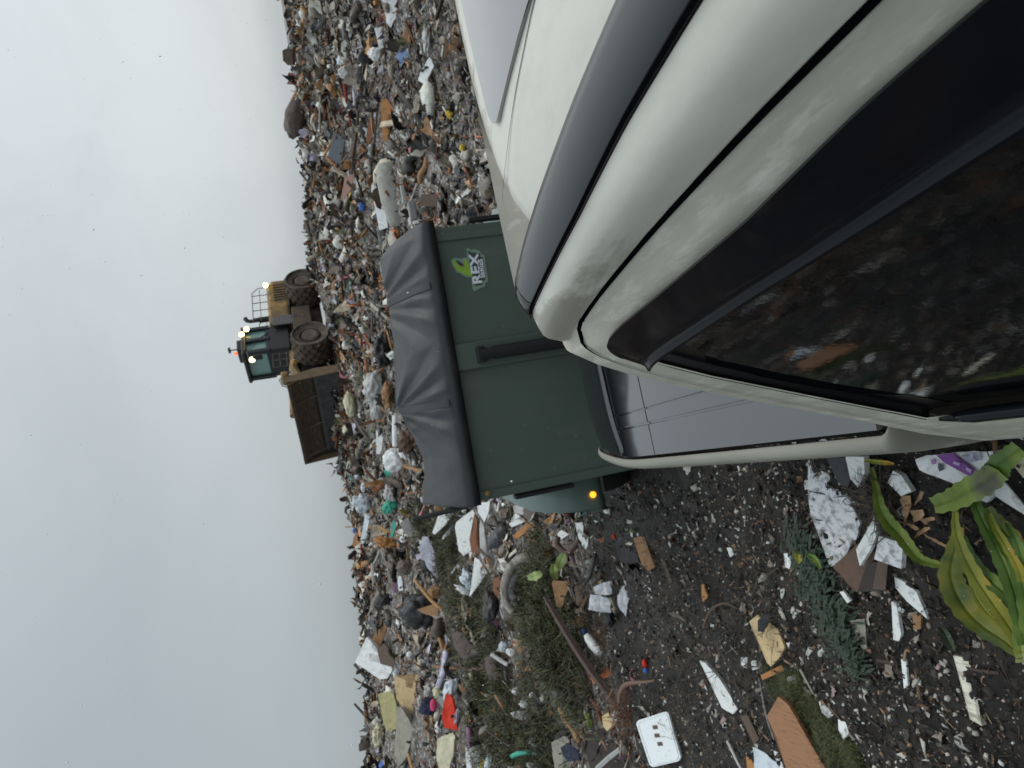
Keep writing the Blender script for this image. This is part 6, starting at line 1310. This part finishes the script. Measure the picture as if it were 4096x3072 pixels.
# ------------------------------------------------------------------ larger countable litter on the slope
def slope_items():
    r2 = np.random.RandomState(77)
    kinds = [('plastic_bag', 'bag', 'bag', ['lgrey', 'white', 'dark', 'bluew'], .34, 'crumpled {c} plastic bag half buried in the litter slope'),
             ('cardboard_piece', 'cardboard', 'sheet', ['cardboard', 'brown', 'wetcard'], .40, 'bent {c} cardboard sheet half buried in the litter slope'),
             ('wood_offcut', 'wood', 'stick', ['wood', 'orange', 'mauve', 'rust'], .7, 'broken {c} timber offcut lying on the litter slope'),
             ('foam_piece', 'foam', 'shard', ['white', 'lgrey'], .34, 'flat {c} foam shard lying on the litter slope'),
             ('cloth_piece', 'cloth', 'sheet', ['grey', 'dark', 'lilac', 'pale'], .42, 'crumpled {c} cloth trampled into the litter slope')]
    words = dict(lgrey='pale grey', white='white', dark='charcoal', bluew='bluish white', cardboard='tan', brown='brown', wetcard='damp brown', wood='tan', orange='orange', mauve='weathered brown', rust='rust brown', grey='grey', lilac='lilac grey', pale='drab')
    for (nm, cat, tk, cols, sz, lab) in kinds:
        for c in cols:
            mes = []
            for q in range(4):
                V, F = TM[tk][r2.randint(len(TM[tk]))]; me = bpy.data.meshes.new(nm); me.from_pydata((V*sz).tolist(), [], [list(map(int, f)) for f in F]); me.materials.append(cm(c))
                if tk == 'bag': me.polygons.foreach_set('use_smooth', [True]*len(me.polygons))
                mes.append(me)
            n = 14
            A = np.radians(r2.uniform(-34, 34, n*3)); R = r2.uniform(10, 30, n*3); X, Y = R*np.sin(A), R*np.cos(A); k = clear(X, Y, .5) & (soil_zone(X, Y) < .2) & herofree(X, Y, np.full(len(X), .3), 1.); X, Y = X[k][:n], Y[k][:n]; Z = terr(X, Y)
            for i in range(len(X)):
                o = bpy.data.objects.new(nm, mes[i % 4]); C.objects.link(o); s = r2.uniform(.7, 1.35)
                o.location = (X[i], Y[i], Z[i]+.06*s); o.rotation_euler = (r2.normal(0, .45), r2.normal(0, .45), r2.uniform(0, 6.28)); o.scale = (s, s, s)
                tag(o, lab.format(c=words[c]), cat, lab.format(c=words[c]).split(' half')[0].split(' lying')[0].split(' trampled')[0]+'s on the slope')
slope_items()
# ------------------------------------------------------------------ falling sleet
def sleet():
    r2 = np.random.RandomState(5); V = MB()
    for i in range(1500):
        p = np.array([r2.uniform(-2.2, 2.2), r2.uniform(.7, 4.2), EYE+r2.uniform(-1.9, 1.3)]); r = r2.uniform(.0005, .0016)
        if p[2] < 2.0 and not clear(np.array([p[0]]), np.array([p[1]]))[0]: continue
        V.add([p+np.array(q)*r for q in ((1, 0, 0), (-1, 0, 0), (0, 1, 0), (0, -1, 0), (0, 0, 1.6), (0, 0, -1.6))], [(0, 2, 4), (2, 1, 4), (1, 3, 4), (3, 0, 4), (2, 0, 5), (1, 2, 5), (3, 1, 5), (0, 3, 5)])
    o = V.build('falling_sleet', mat('sleet_white', (.9, .92, .94), .4)); tag(o, 'tiny white sleet specks drifting in the air', 'sleet', kind='stuff')
sleet()
